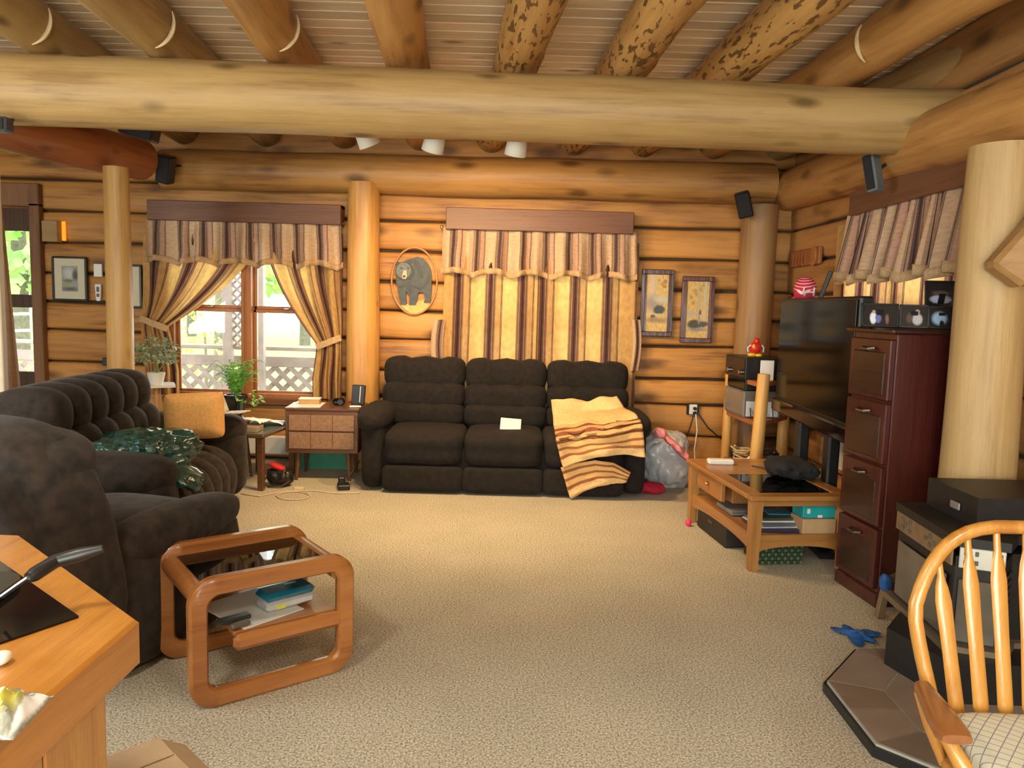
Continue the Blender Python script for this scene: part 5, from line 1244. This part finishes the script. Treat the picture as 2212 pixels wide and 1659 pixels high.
# ================================================================== SIDE TABLES AND CLUTTER BY THE WINDOW
n0, n1 = P(645, 1040, z=0), P(742, 1040, z=0)
ns = thing('nightstand', 'walnut nightstand with two woven-front drawers and tapered legs', 'nightstand', ((n0.x + n1.x) / 2 - .0, n0.y + .22, 0), math.radians(2))
M_wal = wood('walnut', (0.15, 0.066, 0.032), (0.095, 0.038, 0.02), 'X', .3, 0, coat=.3, tone=.03)
pt = P(690, 885, y=n0.y); nh = pt.z; zb5 = P(690, 980, y=n0.y).z; nw = P(768, 900, y=n0.y).x - P(611, 900, y=n0.y).x
M_weave = plain('woven drawer front', (0.27, 0.15, 0.085), .6, var=.22, nscale=45, bump=.2)
lp('cabinet_body', G().box((0, 0, (nh + zb5) / 2), (nw, .42, nh - zb5), .006), M_wal, ns, smooth=False)
lp('top_board', G().box((0, 0, nh), (nw + .012, .44, .022), .006), M_wal, ns, smooth=False)
mid = (nh + zb5) / 2
for (za, zb6) in ((zb5 + .035, mid - .003), (mid + .003, nh - .04)):
    d_ = lp('drawer', G().box((0, -.212, (za + zb6) / 2), (nw - .06, .02, zb6 - za), .003), M_wal, ns, smooth=False)
    for k in range(3): mesh_obj('woven_panel', G().box(((k - 1) * (nw - .06) / 3, -.224, (za + zb6) / 2), ((nw - .06) / 3 - .004, .006, zb6 - za - .008), .002), M_weave, d_, world=False, smooth=False)
for sx in (-1, 1):
    for sy in (-1, 1): lp('leg', G().tube([(sx * (nw / 2 - .09), sy * .15, zb5), (sx * (nw / 2 - .075), sy * .16, 0)], [.024, .012], 12), M_wal, ns)
nm = ns.matrix_basis
def on_ns(o, x, y, z, rz=0.0): o.matrix_basis = nm @ Matrix.Translation((x, y, nh + .0115 + z)) @ Matrix.Rotation(rz, 4, 'Z'); return o
on_ns(tag(mesh_obj('paper_sheet', G().box((0, 0, .001), (.26, .30, .002)), M_paper, smooth=False), 'white paper sheet on the nightstand under the thick book', 'paper'), -.16, -.03, 0, .05)
bk2 = thing('thick_book', 'thick tan-edged book with pale cover on the nightstand', 'book'); on_ns(bk2, -.14, .0, .003, .08)
lp('page_block', G().box((0, 0, .025), (.165, .125, .042), .003), plain('tan pages', (.48, .27, .10), .7), bk2, smooth=False); lp('cover', G().box((0, 0, .048), (.172, .132, .004)).box((0, 0, .002), (.172, .132, .004)), M_paper, bk2, smooth=False)
cmr = thing('compact_camera', 'small black camera lying on the nightstand', 'camera'); on_ns(cmr, .09, .02, 0, .2)
lp('camera_body', G().box((0, 0, .028), (.10, .05, .054), .014), M_gloss, cmr); lp('lens', G().tube([(.01, -.025, .028), (.01, -.055, .028)], .022, 16), M_black, cmr); lp('wrist_strap', G().tube([(.05, 0, .04), (.09, -.02, .03), (.12, .01, .03), (.07, .04, .01)], .004, 6), plain('dark red strap', (.25, .02, .03), .6), cmr)
dpf = thing('digital_frame', 'upright black electronic frame on the nightstand corner', 'frame'); on_ns(dpf, .245, .02, 0, -.3)
m6 = Matrix.Rotation(-.15, 4, 'X')
lp('housing', G().box((0, 0, .085), (.12, .02, .165), .006).tr(m6), M_black, dpf, smooth=False); lp('white_strip', G().box((.02, -.012, .09), (.006, .003, .13)).tr(m6), M_white, dpf, smooth=False); lp('stand', G().bar((0, .012, .12), (0, .06, .0), .04, .005), M_black, dpf, smooth=False)  # thin white strip on the housing front
on_ns(tag(mesh_obj('white_remote', G().box((0, 0, .008), (.095, .024, .016), .006), M_white), 'slim white remote lying before the black electronic frame', 'remote'), .25, -.13, 0, .15)
# teal tub behind the nightstand legs, power adapters, cords
tg = P(700, 995, y=n0.y + .55)
tub = thing('teal_tub', 'green plastic tub on the floor behind the nightstand legs', 'tub', (tg.x, n0.y + .62, 0))
M_teal = plain('teal plastic', (.08, .36, .25), .5)
lp('tub_body', G().add([(-.22, -.12, 0), (.22, -.12, 0), (.22, .12, 0), (-.22, .12, 0), (-.25, -.15, .19), (.25, -.15, .19), (.25, .15, .19), (-.25, .15, .19)], [(3, 2, 1, 0), (4, 5, 6, 7), (0, 1, 5, 4), (1, 2, 6, 5), (2, 3, 7, 6), (3, 0, 4, 7)]), M_teal, tub, smooth=False)
lp('rim', G().box((0, 0, .185), (.53, .33, .02), .006), M_teal, tub, smooth=False)
ap = P(742, 1056, z=0)
adp = thing('power_adapter', 'black power adapter with cords on the carpet by the sofa arm', 'adapter', (ap.x, ap.y, 0), .3)
lp('brick', G().box((0, 0, .02), (.09, .12, .04), .006), M_black, adp, smooth=False); lp('plug', G().box((-.01, .07, .05), (.05, .05, .06), .008), M_black, adp, smooth=False)
lp('cord', G().tube([(.02, .09, .04), (.08, .14, .10), (.14, .18, .18)], .006, 6), M_black, adp)
ap2 = P(646, 1060, z=0)
wad = thing('white_charger', 'small white charger with a looping white cord on the carpet', 'charger', (ap2.x, ap2.y, 0))
lp('charger_block', G().box((0, 0, .015), (.075, .05, .03), .006), plain('cream plastic', (.66, .55, .40), .5), wad, smooth=False)
def cp(px, py): v = P(px, py, z=.006); return v
mesh_obj('cord', G().tube([cp(*q_) for q_ in ((520, 1066), (560, 1072), (600, 1064), (635, 1060), (680, 1060), (730, 1066), (778, 1064))], .005, 6), plain('white cord', (.62, .52, .40), .5), wad)
mesh_obj('cord_loop', G().tube([cp(633 + 36 * cos(a * .524), 1071 + 9 * sin(a * .524)) for a in range(12)], .0045, 6, closed=True), plain('white cord', (.62, .52, .40), .5), wad)
# slim end table with papers
e0 = P(566, 1060, z=0); eh = P(575, 938, y=e0.y).z
se = thing('slim_end_table', 'slim wooden end table with glassy top squeezed behind the loveseat arm', 'end table', (e0.x - .12, e0.y + .32, 0), math.radians(-6))
lp('table_top', G().box((0, 0, eh - .015), (.36, .68, .028), .006), M_wal, se, smooth=False)
lp('glass_sheet', G().box((0, 0, eh + .003), (.35, .67, .005)), plain('grey-green glass', (.14, .19, .17), .08), se, smooth=False)
for sx in (-1, 1):
    for sy in (-1, 1): lp('leg', G().box((sx * .145, sy * .30, (eh - .03) / 2), (.045, .045, eh - .03), .004), M_wal, se, smooth=False)
sm = se.matrix_basis
def on_se(o, x, y, z, rz=0.0): o.matrix_basis = sm @ Matrix.Translation((x, y, eh + .006 + z)) @ Matrix.Rotation(rz, 4, 'Z'); return o
on_se(tag(mesh_obj('paperback_book', G().box((0, 0, .02), (.20, .15, .038), .002), plain('book spine', (.35, .26, .18), .6), smooth=False), 'flat book under crumpled papers on the slim end table', 'book'), .0, -.22, 0, .1)
for k, (x, y, z, lab) in enumerate(((-.03, -.10, .0, 'crumpled white paper at the front of the slim end table'), (.02, .10, 0, 'folded white newspaper farther back on the slim end table'))):
    on_se(tag(mesh_obj('crumpled_paper', G().grid(lambda u, v: ((u - .5) * .26, (v - .5) * .22, .012 + .03 * abs(nz(u * 4 + k * 5, v * 4)) + .03 * sin(pi * u) * (1 - v)), 14, 12), M_paper, sol=.003), lab, 'paper'), x, y, z + (.042 if k == 0 else 0), .3 * k)
# handbag on the floor
hb0 = P(600, 1052, z=0)
hbg = thing('handbag', 'black handbag with a red flap on the floor before the slim end table', 'handbag', (hb0.x, hb0.y + .05, 0))
lp('bag_body', G().sbox((0, 0, .075), (.10, .07, .075), 2.6, 14, crump), plain('black leather', (.015, .013, .012), .35), hbg)
lp('red_flap', G().sbox((-.01, -.02, .155), (.065, .04, .022), 2.4, 10, None, Matrix.Rotation(.35, 3, 'Y')), plain('red cloth', (.55, .015, .015), .6), hbg)
lp('strap', G().tube([(-.08, -.03, .09), (-.12, -.06, .03), (-.06, -.09, .012), (.04, -.09, .014), (.09, -.04, .05)], .008, 8), plain('brown strap', (.06, .03, .02), .5), hbg)
# potted fern on a stand
pf = P(510, 868, y=6.15)
fs_ = thing('plant_stand', 'small dark round stand holding the potted fern', 'plant stand', (pf.x, 6.15, 0))
zp = P(510, 905, y=6.15).z
lp('top_disc', G().lathe([(.12, zp - .02), (.125, zp - .01), (.12, zp)], n=20), M_wal, fs_)
for k in range(3): lp('leg', G().tube([(.07 * cos(k * 2.1), .07 * sin(k * 2.1), zp - .02), (.12 * cos(k * 2.1), .12 * sin(k * 2.1), 0)], .012, 8), M_wal, fs_)
def leaves(g, base, n, spread, h, size, rnd, droop=.3, w=.35):
    for k in range(n):
        a = rnd.uniform(0, 2 * pi); r = spread * rnd.random() ** .6; hh = h * rnd.uniform(.35, 1) * (1 - .35 * r / spread)
        c = base + Vector((r * cos(a), r * sin(a), hh)); u = Vector((cos(a) + rnd.gauss(0, .5), sin(a) + rnd.gauss(0, .5), rnd.gauss(-droop, .4))).normalized(); s = size * rnd.uniform(.6, 1.3)
        v_ = u.cross(Vector((rnd.gauss(0, .3), rnd.gauss(0, .3), 1))).normalized(); up_ = u.cross(v_)
        g.add([c, c + u * s * .5 + v_ * s * w - up_ * s * .08, c + u * s, c + u * s * .5 - v_ * s * w - up_ * s * .08], [(0, 1, 2, 3)])
    return g
M_leaf = plain('fern green', (.16, .40, .07), .5, var=.4, nscale=20); M_leaf2 = plain('light ivy green', (.22, .52, .06), .45, var=.3); M_varg = plain('variegated grey green', (.34, .40, .24), .6, var=.45, nscale=30)
rnd = random.Random(12)
fern = thing('potted_fern', 'green fern and ivy in a glossy black pot before the window', 'plant', (pf.x, 6.15, zp))
lp('pot', G().lathe([(.055, 0), (.062, .01), (.05, .03), (.075, .09), (.088, .17), (.094, .175), (.092, .20), (.08, .20), (.078, .185)], n=22), plain('glazed black pot', (.02, .018, .018), .12, spec=.9), fern)
ff = G(); lv_i = G()
for k in range(64):
    a = rnd.uniform(0, 2 * pi); r = rnd.uniform(.10, .24); h = rnd.uniform(.12, .30); prev = Vector((0, 0, .19))
    for j in range(1, 9):
        t_ = j / 8; p = Vector((r * t_ * cos(a), r * t_ * sin(a) * .7, .19 + h * math.sin(t_ * 2.0)))
        ff.tube([prev, p], .0018, 4, cap=False)
        d = (p - prev).normalized(); sd2 = d.cross(Vector((0, 0, 1))).normalized() * .05 * (1.15 - t_)
        for s in (-1, 1): ff.add([prev, prev + sd2 * s * .6 + d * .010, prev + sd2 * s, prev + sd2 * s * .6 - d * .010], [(0, 1, 2, 3)])
        prev = p
o = lp('fronds', ff, M_leaf, fern, smooth=False); o['kind'] = 'stuff'
leaves(lv_i, Vector((.12, -.02, .08)), 38, .10, .16, .05, rnd)
o = lp('ivy_leaves', lv_i, M_leaf2, fern, smooth=False); o['kind'] = 'stuff'
# white shelf and variegated plant by the tied curtain
vp = P(345, 800, y=6.35); zsv = P(350, 832, y=6.3).z
ws = thing('white_side_table', 'white table corner beside the tied curtain holding the variegated plant', 'side table', (vp.x - .02, 6.35, 0))
lp('table_top', G().prism([(.16, -.02), (-.05, -.16), (-.25, -.1), (-.2, .2), (.05, .2)][::-1], zsv - .02, zsv), M_white, ws, smooth=False)
lp('pedestal', G().lathe([(.09, 0), (.03, .02), (.025, zsv - .03), (.06, zsv - .02)], n=14), wood('table stem', (.5, .28, .1), (.4, .2, .07), 'Z', .4, 0), ws)
vpl = thing('variegated_plant', 'grey-green variegated plant in a white pot by the tied curtain', 'plant', (vp.x - .03, 6.35, zsv))
lp('pot', G().lathe([(.05, 0), (.07, .09), (.073, .10), (.06, .10)], n=16), M_white, vpl)
o = lp('leaves', leaves(G(), Vector((0, 0, .10)), 330, .17, .34, .055, rnd, .2), M_varg, vpl, smooth=False); o['kind'] = 'stuff'
lp('stems', G().tube([(0, 0, .08), (.04, 0, .3)], .005, 6).tube([(0, 0, .08), (-.06, .02, .28)], .005, 6).tube([(0, 0, .08), (.09, -.02, .2)], .005, 6), plain('stem green', (.2, .25, .1), .6), vpl)
# folded papers on the loveseat arm
ra_ = P(497, 872, y=5.32)
tag(mesh_obj('folded_newspaper', G().bar((ra_.x - .02, 5.28, .655), (ra_.x - .07, 5.28, .79), .13, .012, .003).bar((ra_.x - .02, 5.28, .652), (ra_.x + .13, 5.25, .665), .15, .008, .002), plain('newsprint', (.5, .48, .45), .7, var=.35, nscale=40), smooth=False), 'folded newspaper standing on the far arm of the loveseat', 'newspaper')

# ================================================================== ON THE WALLS
def wallpic(name, label, cat, cnr, fw_, fmat, art, mat_w=0.0, group=None, y=YB - .03):
    """cnr = (x0, x1, z0, z1)"""
    x0, x1, z0, z1 = cnr; o = thing(name, label, cat, ((x0 + x1) / 2, y, z0), group=group)
    g = G(); m = .018
    g.box(((x0 + x1) / 2, y, z0 + fw_ / 2), (x1 - x0, .03, fw_), m / 3).box(((x0 + x1) / 2, y, z1 - fw_ / 2), (x1 - x0, .03, fw_), m / 3).box((x0 + fw_ / 2, y, (z0 + z1) / 2), (fw_, .03, z1 - z0 - 2 * fw_), .001).box((x1 - fw_ / 2, y, (z0 + z1) / 2), (fw_, .03, z1 - z0 - 2 * fw_), .001)
    mesh_obj('frame', g, fmat, o, smooth=False)
    i = fw_
    mesh_obj('backing', G().box(((x0 + x1) / 2, y + .006, (z0 + z1) / 2), (x1 - x0 - i, .012, z1 - z0 - i)), M_black, o, smooth=False)
    if mat_w:
        mesh_obj('mat_board', G().box(((x0 + x1) / 2, y - .002, (z0 + z1) / 2), (x1 - x0 - i, .006, z1 - z0 - i)), plain('cream mat board', (.60, .56, .42), .8, var=.03), o, smooth=False); i = fw_ + mat_w
    mesh_obj('print', G().quad((x0 + i, y - .0062, z0 + i), (x1 - i, y - .0062, z0 + i), (x1 - i, y - .0062, z1 - i), (x0 + i, y - .0062, z1 - i)), art, o, smooth=False)
    return o
M_maho = wood('mahogany frame', (.075, .022, .018), (.045, .013, .011), 'Z', .2, 0, coat=.5)
GD, YL = (.56, .38, .13), (.60, .42, .10)
tur1 = printmat('turkey print one', GD, [(.25, .78, .12, .5, (.55, .40, .27), .6), (.42, .8, .05, .4, (.45, .38, .28), .4), (.3, .50, .45, .13, (.30, .24, .20), .6), (.85, .88, .09, .04, (.35, .20, .06), .3), (.72, .84, .07, .03, (.38, .22, .07), .3), (.82, .80, .09, .03, (.33, .18, .06), .3), (.55, .9, .06, .03, (.4, .25, .1), .3), (.72, .57, .3, .06, (.48, .46, .36), .6),
    (.62, .38, .26, .085, (.055, .06, .055), .2), (.62, .305, .22, .015, (.45, .42, .38), .3), (.34, .26, .11, .035, (.09, .07, .05), .25), (.28, .205, .06, .03, (.06, .06, .06), .25), (.5, .2, .6, .04, (.28, .19, .09), .7)])
tur2 = printmat('turkey print two', GD, [(.55, .62, .07, .5, (.45, .36, .22), .4), (.82, .6, .07, .5, (.5, .44, .34), .4), (.2, .72, .07, .035, (.38, .24, .09), .3), (.38, .84, .08, .035, (.40, .28, .12), .3), (.62, .86, .08, .035, (.36, .30, .12), .3), (.3, .62, .08, .03, (.40, .25, .1), .3), (.72, .93, .07, .03, (.36, .3, .08), .3), (.4, .78, .07, .03, (.4, .26, .1), .3), (.2, .42, .2, .05, (.40, .36, .3), .5),
    (.38, .24, .30, .085, (.06, .055, .045), .2), (.75, .25, .3, .05, (.08, .07, .06), .3), (.60, .36, .055, .11, (.32, .28, .24), .25), (.63, .46, .045, .05, (.07, .07, .08), .25), (.52, .15, .4, .03, (.24, .22, .22), .5)])
def rectpx(a, b, c, d, y=YB - .03): p, q = P(a, (c + d) / 2, y=y), P(b, (c + d) / 2, y=y); m_ = (a + b) / 2; return (p.x, q.x, P(m_, d, y=y).z, P(m_, c, y=y).z)
wallpic('framed_picture', 'mahogany-framed print of a strutting turkey, higher of the pair', 'picture', rectpx(1384, 1453, 582, 727), .045, M_maho, tur1, group='framed turkey prints')
wallpic('framed_picture', 'mahogany-framed print of a standing turkey nearer the corner post', 'picture', rectpx(1471, 1541, 597, 741), .045, M_maho, tur2, group='framed turkey prints')
M_dkf = plain('dark frame', (.022, .022, .018), .4)
sk1 = printmat('grey sketch', (.30, .31, .27), [(.45, .7, .3, .2, (.50, .52, .48), .5), (.85, .65, .18, .2, (.07, .08, .07), .4), (.4, .42, .3, .06, (.16, .16, .14), .4), (.3, .3, .2, .05, (.33, .30, .10), .4), (.5, .1, .5, .07, (.1, .1, .09), .6)])
sk2 = printmat('grey sketch two', (.30, .31, .26), [(.5, .6, .3, .2, (.45, .45, .4), .5), (.6, .3, .2, .2, (.1, .1, .06), .4), (.3, .3, .2, .1, (.3, .28, .1), .4)])
wallpic('framed_picture', 'dark-framed grey sketch with cream mat next to the glazed door', 'picture', rectpx(114, 189, 554, 650), .018, M_dkf, sk1, .065, 'framed sketches')
wallpic('framed_picture', 'dark-framed grey sketch half hidden behind the slim yellow post', 'picture', rectpx(236, 307, 571, 665), .018, M_dkf, sk2, .065, 'framed sketches')
def wbox(name, label, cat, px0, px1, py0, py1, mat, d=.02, rot=0.0):
    r = rectpx(px0, px1, py0, py1); o = mesh_obj(name, G().box((0, 0, 0), (r[1] - r[0], d, r[3] - r[2]), .004, Matrix.Rotation(rot, 3, 'Y')), mat, smooth=False); o.location = ((r[0] + r[1]) / 2, YB - .012 - d / 2, (r[2] + r[3]) / 2); return tag(o, label, cat)
wbox('switch_plate', 'white switch plate between the two grey sketches', 'switch', 202, 220, 570, 598, M_white)
th = thing('thermometer', 'narrow white thermometer below the switch plate', 'thermometer', P(212, 632, y=YB - .02)); r = rectpx(205, 218, 614, 650)
mesh_obj('plate', G().prism([(r[0], r[3]), (r[0] + .006, r[2] + .03), (r[0] + .012, r[2]), (r[1] - .012, r[2]), (r[1] - .006, r[2] + .03), (r[1], r[3])], YB - .03, YB - .012, 'Y'), M_white, th, smooth=False)
xm_ = (r[0] + r[1]) / 2
for zz, hh in ((r[3] - .045, .045), (r[2] + .05, .03)): mesh_obj('printed_mark', G().box((xm_, YB - .0305, zz), (.026, .001, hh)), plain('grey print', (.12, .12, .13), .6), th, smooth=False)
wbox('wood_block', 'square pale wood block high on the wall by the glazed door', 'wood block', 99, 132, 478, 523, wood('pale block', (.42, .27, .11), (.34, .2, .075), 'X', .5, 0), .08)
wbox('amber_strip', 'thin amber glass strip beside the wood block, its reflected glow painted in', 'glass strip', 133, 141, 478, 520, emis('painted amber glow', (1.0, .33, .02), .9), .02)  # amber glass, no lamp: the lit window reflection is given as emission
wbox('black_outlet', 'small black outlet on the wall behind the loveseat', 'outlet', 222, 240, 773, 790, M_black, .03)
# carved bear
bc = P(895, 607, y=YB - .03); k_ = .00987 * 0 + (YB - .03) / FPX / 9.76
bear = thing('bear_plaque', 'oval wooden wall carving of a black bear between post and curtain', 'wall carving', (bc.x, YB, bc.z - .3))
def bw_(pts, y0, y1): return G().prism([(bc.x + (a - 645) * k_, bc.z - (b - 850) * k_) for a, b in pts], y0, y1, 'Y')
Mb1 = plain('bear grey', (.05, .057, .06), .55, var=.25, nscale=30); Mb2 = plain('bear dark', (.035, .037, .033), .55, var=.25); Mb3 = plain('bear face grey', (.12, .135, .125), .55, var=.25, nscale=40); Mt = plain('bear muzzle tan', (.60, .37, .22), .5); Mr = plain('pale carved ring', (.48, .24, .095), .45); My = plain('carved ground', (.66, .38, .10), .5, var=.2, nscale=20)
ring = [Vector((bc.x + 475 * k_ * cos(i * pi / 32), YB - .03, bc.z + 690 * k_ * sin(i * pi / 32))) for i in range(64)]
mesh_obj('oval_ring', G().tube(ring, .0085, 8, closed=True), Mr, bear)
mesh_obj('carved_ground', bw_([(330, 1340), (520, 1330), (700, 1270), (900, 1240), (1010, 1290), (930, 1400), (820, 1480), (680, 1525), (560, 1510), (440, 1440)], YB - .03, YB - .012), My, bear, smooth=False)
ob = mesh_obj('bear_body', bw_([(285, 700), (300, 560), (420, 455), (500, 410), (600, 385), (700, 345), (800, 370), (900, 450), (970, 560), (1005, 700), (1005, 850), (1012, 1000), (1000, 1150), (990, 1300), (850, 1290), (880, 1220), (870, 1150), (830, 1070), (740, 1080), (720, 1180), (715, 1270), (680, 1350), (540, 1350), (560, 1250), (555, 1150), (480, 1065), (475, 1150), (490, 1350), (350, 1350), (370, 1280), (320, 1130), (300, 960), (265, 880)], YB - .042, YB - .012), Mb1, bear, smooth=False)
for pts, m_, yo, nm_ in (([(600, 400), (700, 420), (760, 500), (800, 640), (830, 760), (780, 800), (720, 640), (650, 520)], Mb2, .046, 'shoulder_shade'), ([(600, 560), (650, 620), (640, 720), (560, 830), (520, 820), (580, 700)], Mb2, .048, 'neck_shade'), ([(940, 700), (985, 720), (960, 850), (860, 960), (770, 1060), (740, 1020), (860, 900)], Mb2, .046, 'flank_shade'), ([(490, 870), (560, 860), (590, 940), (560, 1100), (500, 1020)], Mb2, .046, 'chest_shade'),
                        ([(320, 970), (470, 930), (470, 960), (330, 1000)], Mb2, .046, 'leg_line'), ([(600, 930), (760, 990), (750, 1020), (600, 960)], Mb2, .046, 'leg_line'),
                        ([(265, 480), (300, 455), (345, 480), (340, 530), (290, 550), (265, 520)], Mb2, .046, 'ear'), ([(510, 440), (570, 420), (590, 470), (540, 500)], Mb2, .05, 'ear'),
                        ([(435 + 185 * cos(i * pi / 10), 650 + 195 * sin(i * pi / 10)) for i in range(20)], Mb2, .049, 'head_outline'), ([(425 + 155 * cos(i * pi / 10), 640 + 165 * sin(i * pi / 10)) for i in range(20)], Mb3, .052, 'bear_head'), ([(425, 640), (485, 635), (500, 760), (480, 815), (415, 815), (392, 770)], Mt, .060, 'muzzle'), ([(412, 745), (440, 735), (470, 750), (462, 785), (420, 785)], Mb2, .064, 'nose'),
                        ([(355, 580), (400, 575), (400, 610), (360, 615)], Mb2, .056, 'eye'), ([(500, 570), (545, 580), (540, 615), (500, 605)], Mb2, .056, 'eye')):
    mesh_obj(nm_, bw_(pts, YB - yo, YB - .03), m_, bear, smooth=False)
# carved board on the side wall
s0, s1, s2_, s3 = (P(px, py, x=XR - .02) for px, py in ((1708, 548), (1775, 528), (1775, 570), (1708, 578)))
sgn = thing('carved_sign', 'small reddish carved board on the side wall above the television', 'sign', (XR - .02, (s0.y + s1.y) / 2, s3.z))
ya, yb2, za, zb7 = s1.y, s0.y, (s2_.z + s3.z) / 2, (s0.z + s1.z) / 2
mesh_obj('board', G().box((XR - .02, (ya + yb2) / 2, (za + zb7) / 2), (.03, abs(yb2 - ya), zb7 - za), .006), wood('carved red board', (.30, .11, .035), (.21, .07, .022), 'Y', .45, .0), sgn, smooth=False)
g = G()
for k in range(5): g.box((XR - .037, lerp(yb2, ya, .14 + k * .10), lerp(za, zb7, .45)), (.006, .05, .09 + .03 * (k % 2)), .002)
mesh_obj('raised_lettering', g, wood('lettering wood', (.40, .12, .035), (.3, .08, .02), 'Y', .45, 0), sgn, smooth=False)
mesh_obj('carved_figure', G().sbox((XR - .037, lerp(yb2, ya, .82), lerp(za, zb7, .5)), (.008, .07, .08), 2.2, 8), wood('figure wood', (.48, .2, .06), (.35, .13, .035), 'Y', .45, 0), sgn)
# speakers
def speaker(label, px, py, y, w_, d, h, rot, mat, arm):
    c = P(px, py, y=y); o = thing('wall_speaker', label, 'speaker', c, group='small wall speakers'); m_ = rot.to_4x4()
    lp('cabinet', G().box((0, 0, 0), (w_, d, h), .010).tr(m_), mat, o, smooth=False)
    lp('grille', G().box((0, -d / 2 - .003, 0), (w_ - .02, .008, h - .02), .003).tr(m_), plain('speaker grille', tuple(v * .8 for v in mat.node_tree.nodes['Color Ramp'].color_ramp.elements[0].color[:3]), .8), o, smooth=False)
    lp('bracket', G().tube([(m_ @ Vector((0, d / 2 - .01, .02))), Vector(arm)], .010, 8), M_black, o); return o
RX = lambda a: Matrix.Rotation(a, 3, 'X'); RY = lambda a: Matrix.Rotation(a, 3, 'Y'); RZ = lambda a: Matrix.Rotation(a, 3, 'Z')
speaker('black wall speaker hanging by the red-brown beam end', 358, 366, 6.35, .115, .11, .22, RY(.22) @ RX(.25), M_black, (.05, .16, .06))
speaker('black wall speaker in the far corner by the television', 1607, 442, 6.45, .12, .11, .21, RZ(-.3) @ RY(-.25) @ RX(.25), M_black, (.10, .16, .08))
speaker('slim grey speaker hanging on the log above the side window', 1886, 375, 4.6, .07, .10, .22, RZ(-.9) @ RY(-.22), plain('grey speaker', (.13, .15, .16), .5), (.12, .0, .09))
speaker('black wall speaker tucked up behind the red-brown beam', 302, 283, 5.4, .24, .12, .10, RY(.25), M_black, (.05, .12, .08))
speaker('dark speaker at the far left edge under the long beam', 8, 270, 4.3, .07, .08, .08, RY(0), plain('slate speaker', (.05, .05, .06), .5), (.0, .1, .06))
# track lights
trk = D1 + .42
cans = [(792, 296, 'white track light nearest the red-brown beam, lit orange inside', 1), (938, 308, 'white track light in the middle of the three', 0), (1116, 316, 'white track light above the striped curtains', 0)]
M_can = plain('cream white can', (.78, .76, .66), .4, var=.03)
for i, (px, py, lab, on) in enumerate(cans):
    c = P(px, py, y=trk); tgt = Vector((c.x + (.9, .1, .15)[i], YB, 1.25)); d = (tgt - c).normalized()
    d = Vector(((.32, -.22, -.12)[i], .30, -.80)).normalized()
    o = thing('track_light', lab, 'track light', c, group='white track lights'); top = Vector((0, 0, .30))
    pts = [-d * .11, -d * .10, -d * .02, d * .055]
    g = G().tube(pts, [.035, .052, .062, .068], 22); g.f.pop()
    lp('can', g, M_can, o, sol=.004)
    lp('stem', G().tube([-d * .10, Vector((-d.x * .1, -d.y * .1, 2.72 - c.z))], .009, 8), M_can, o)
    lp('mount', G().box((-d.x * .1, -d.y * .1, 2.72 - c.z), (.10, .05, .05), .01), M_can, o, smooth=False)
    lp('bulb', G().sbox(d * .01, (.035, .035, .035), 2, 8), emis('warm bulb', (1.0, .55, .16), 6), o)
    l = bpy.data.lights.new('track_lamp', 'SPOT'); l.energy = (105, 130, 120)[i]; l.color = (1.0, .68, .34); l.spot_size = math.radians(150); l.spot_blend = .8; l.shadow_soft_size = .05
    lo = bpy.data.objects.new('track_lamp', l); C.objects.link(lo); lo.location = c + d * .07; ddd = (Vector((c.x + (.5, .25, .2)[i], YB - .7, .5)) - c); lo.rotation_euler = ddd.to_track_quat('-Z', 'Y').to_euler()

tra = P(700, 300, y=trk); trb = P(1260, 300, y=trk)
tag(mesh_obj('light_track', G().box(((tra.x + trb.x) / 2, trk - .05, 2.757), (trb.x - tra.x, .035, .025), .003), M_can, smooth=False), 'white track rail under the joists carrying three track lights', 'light track')
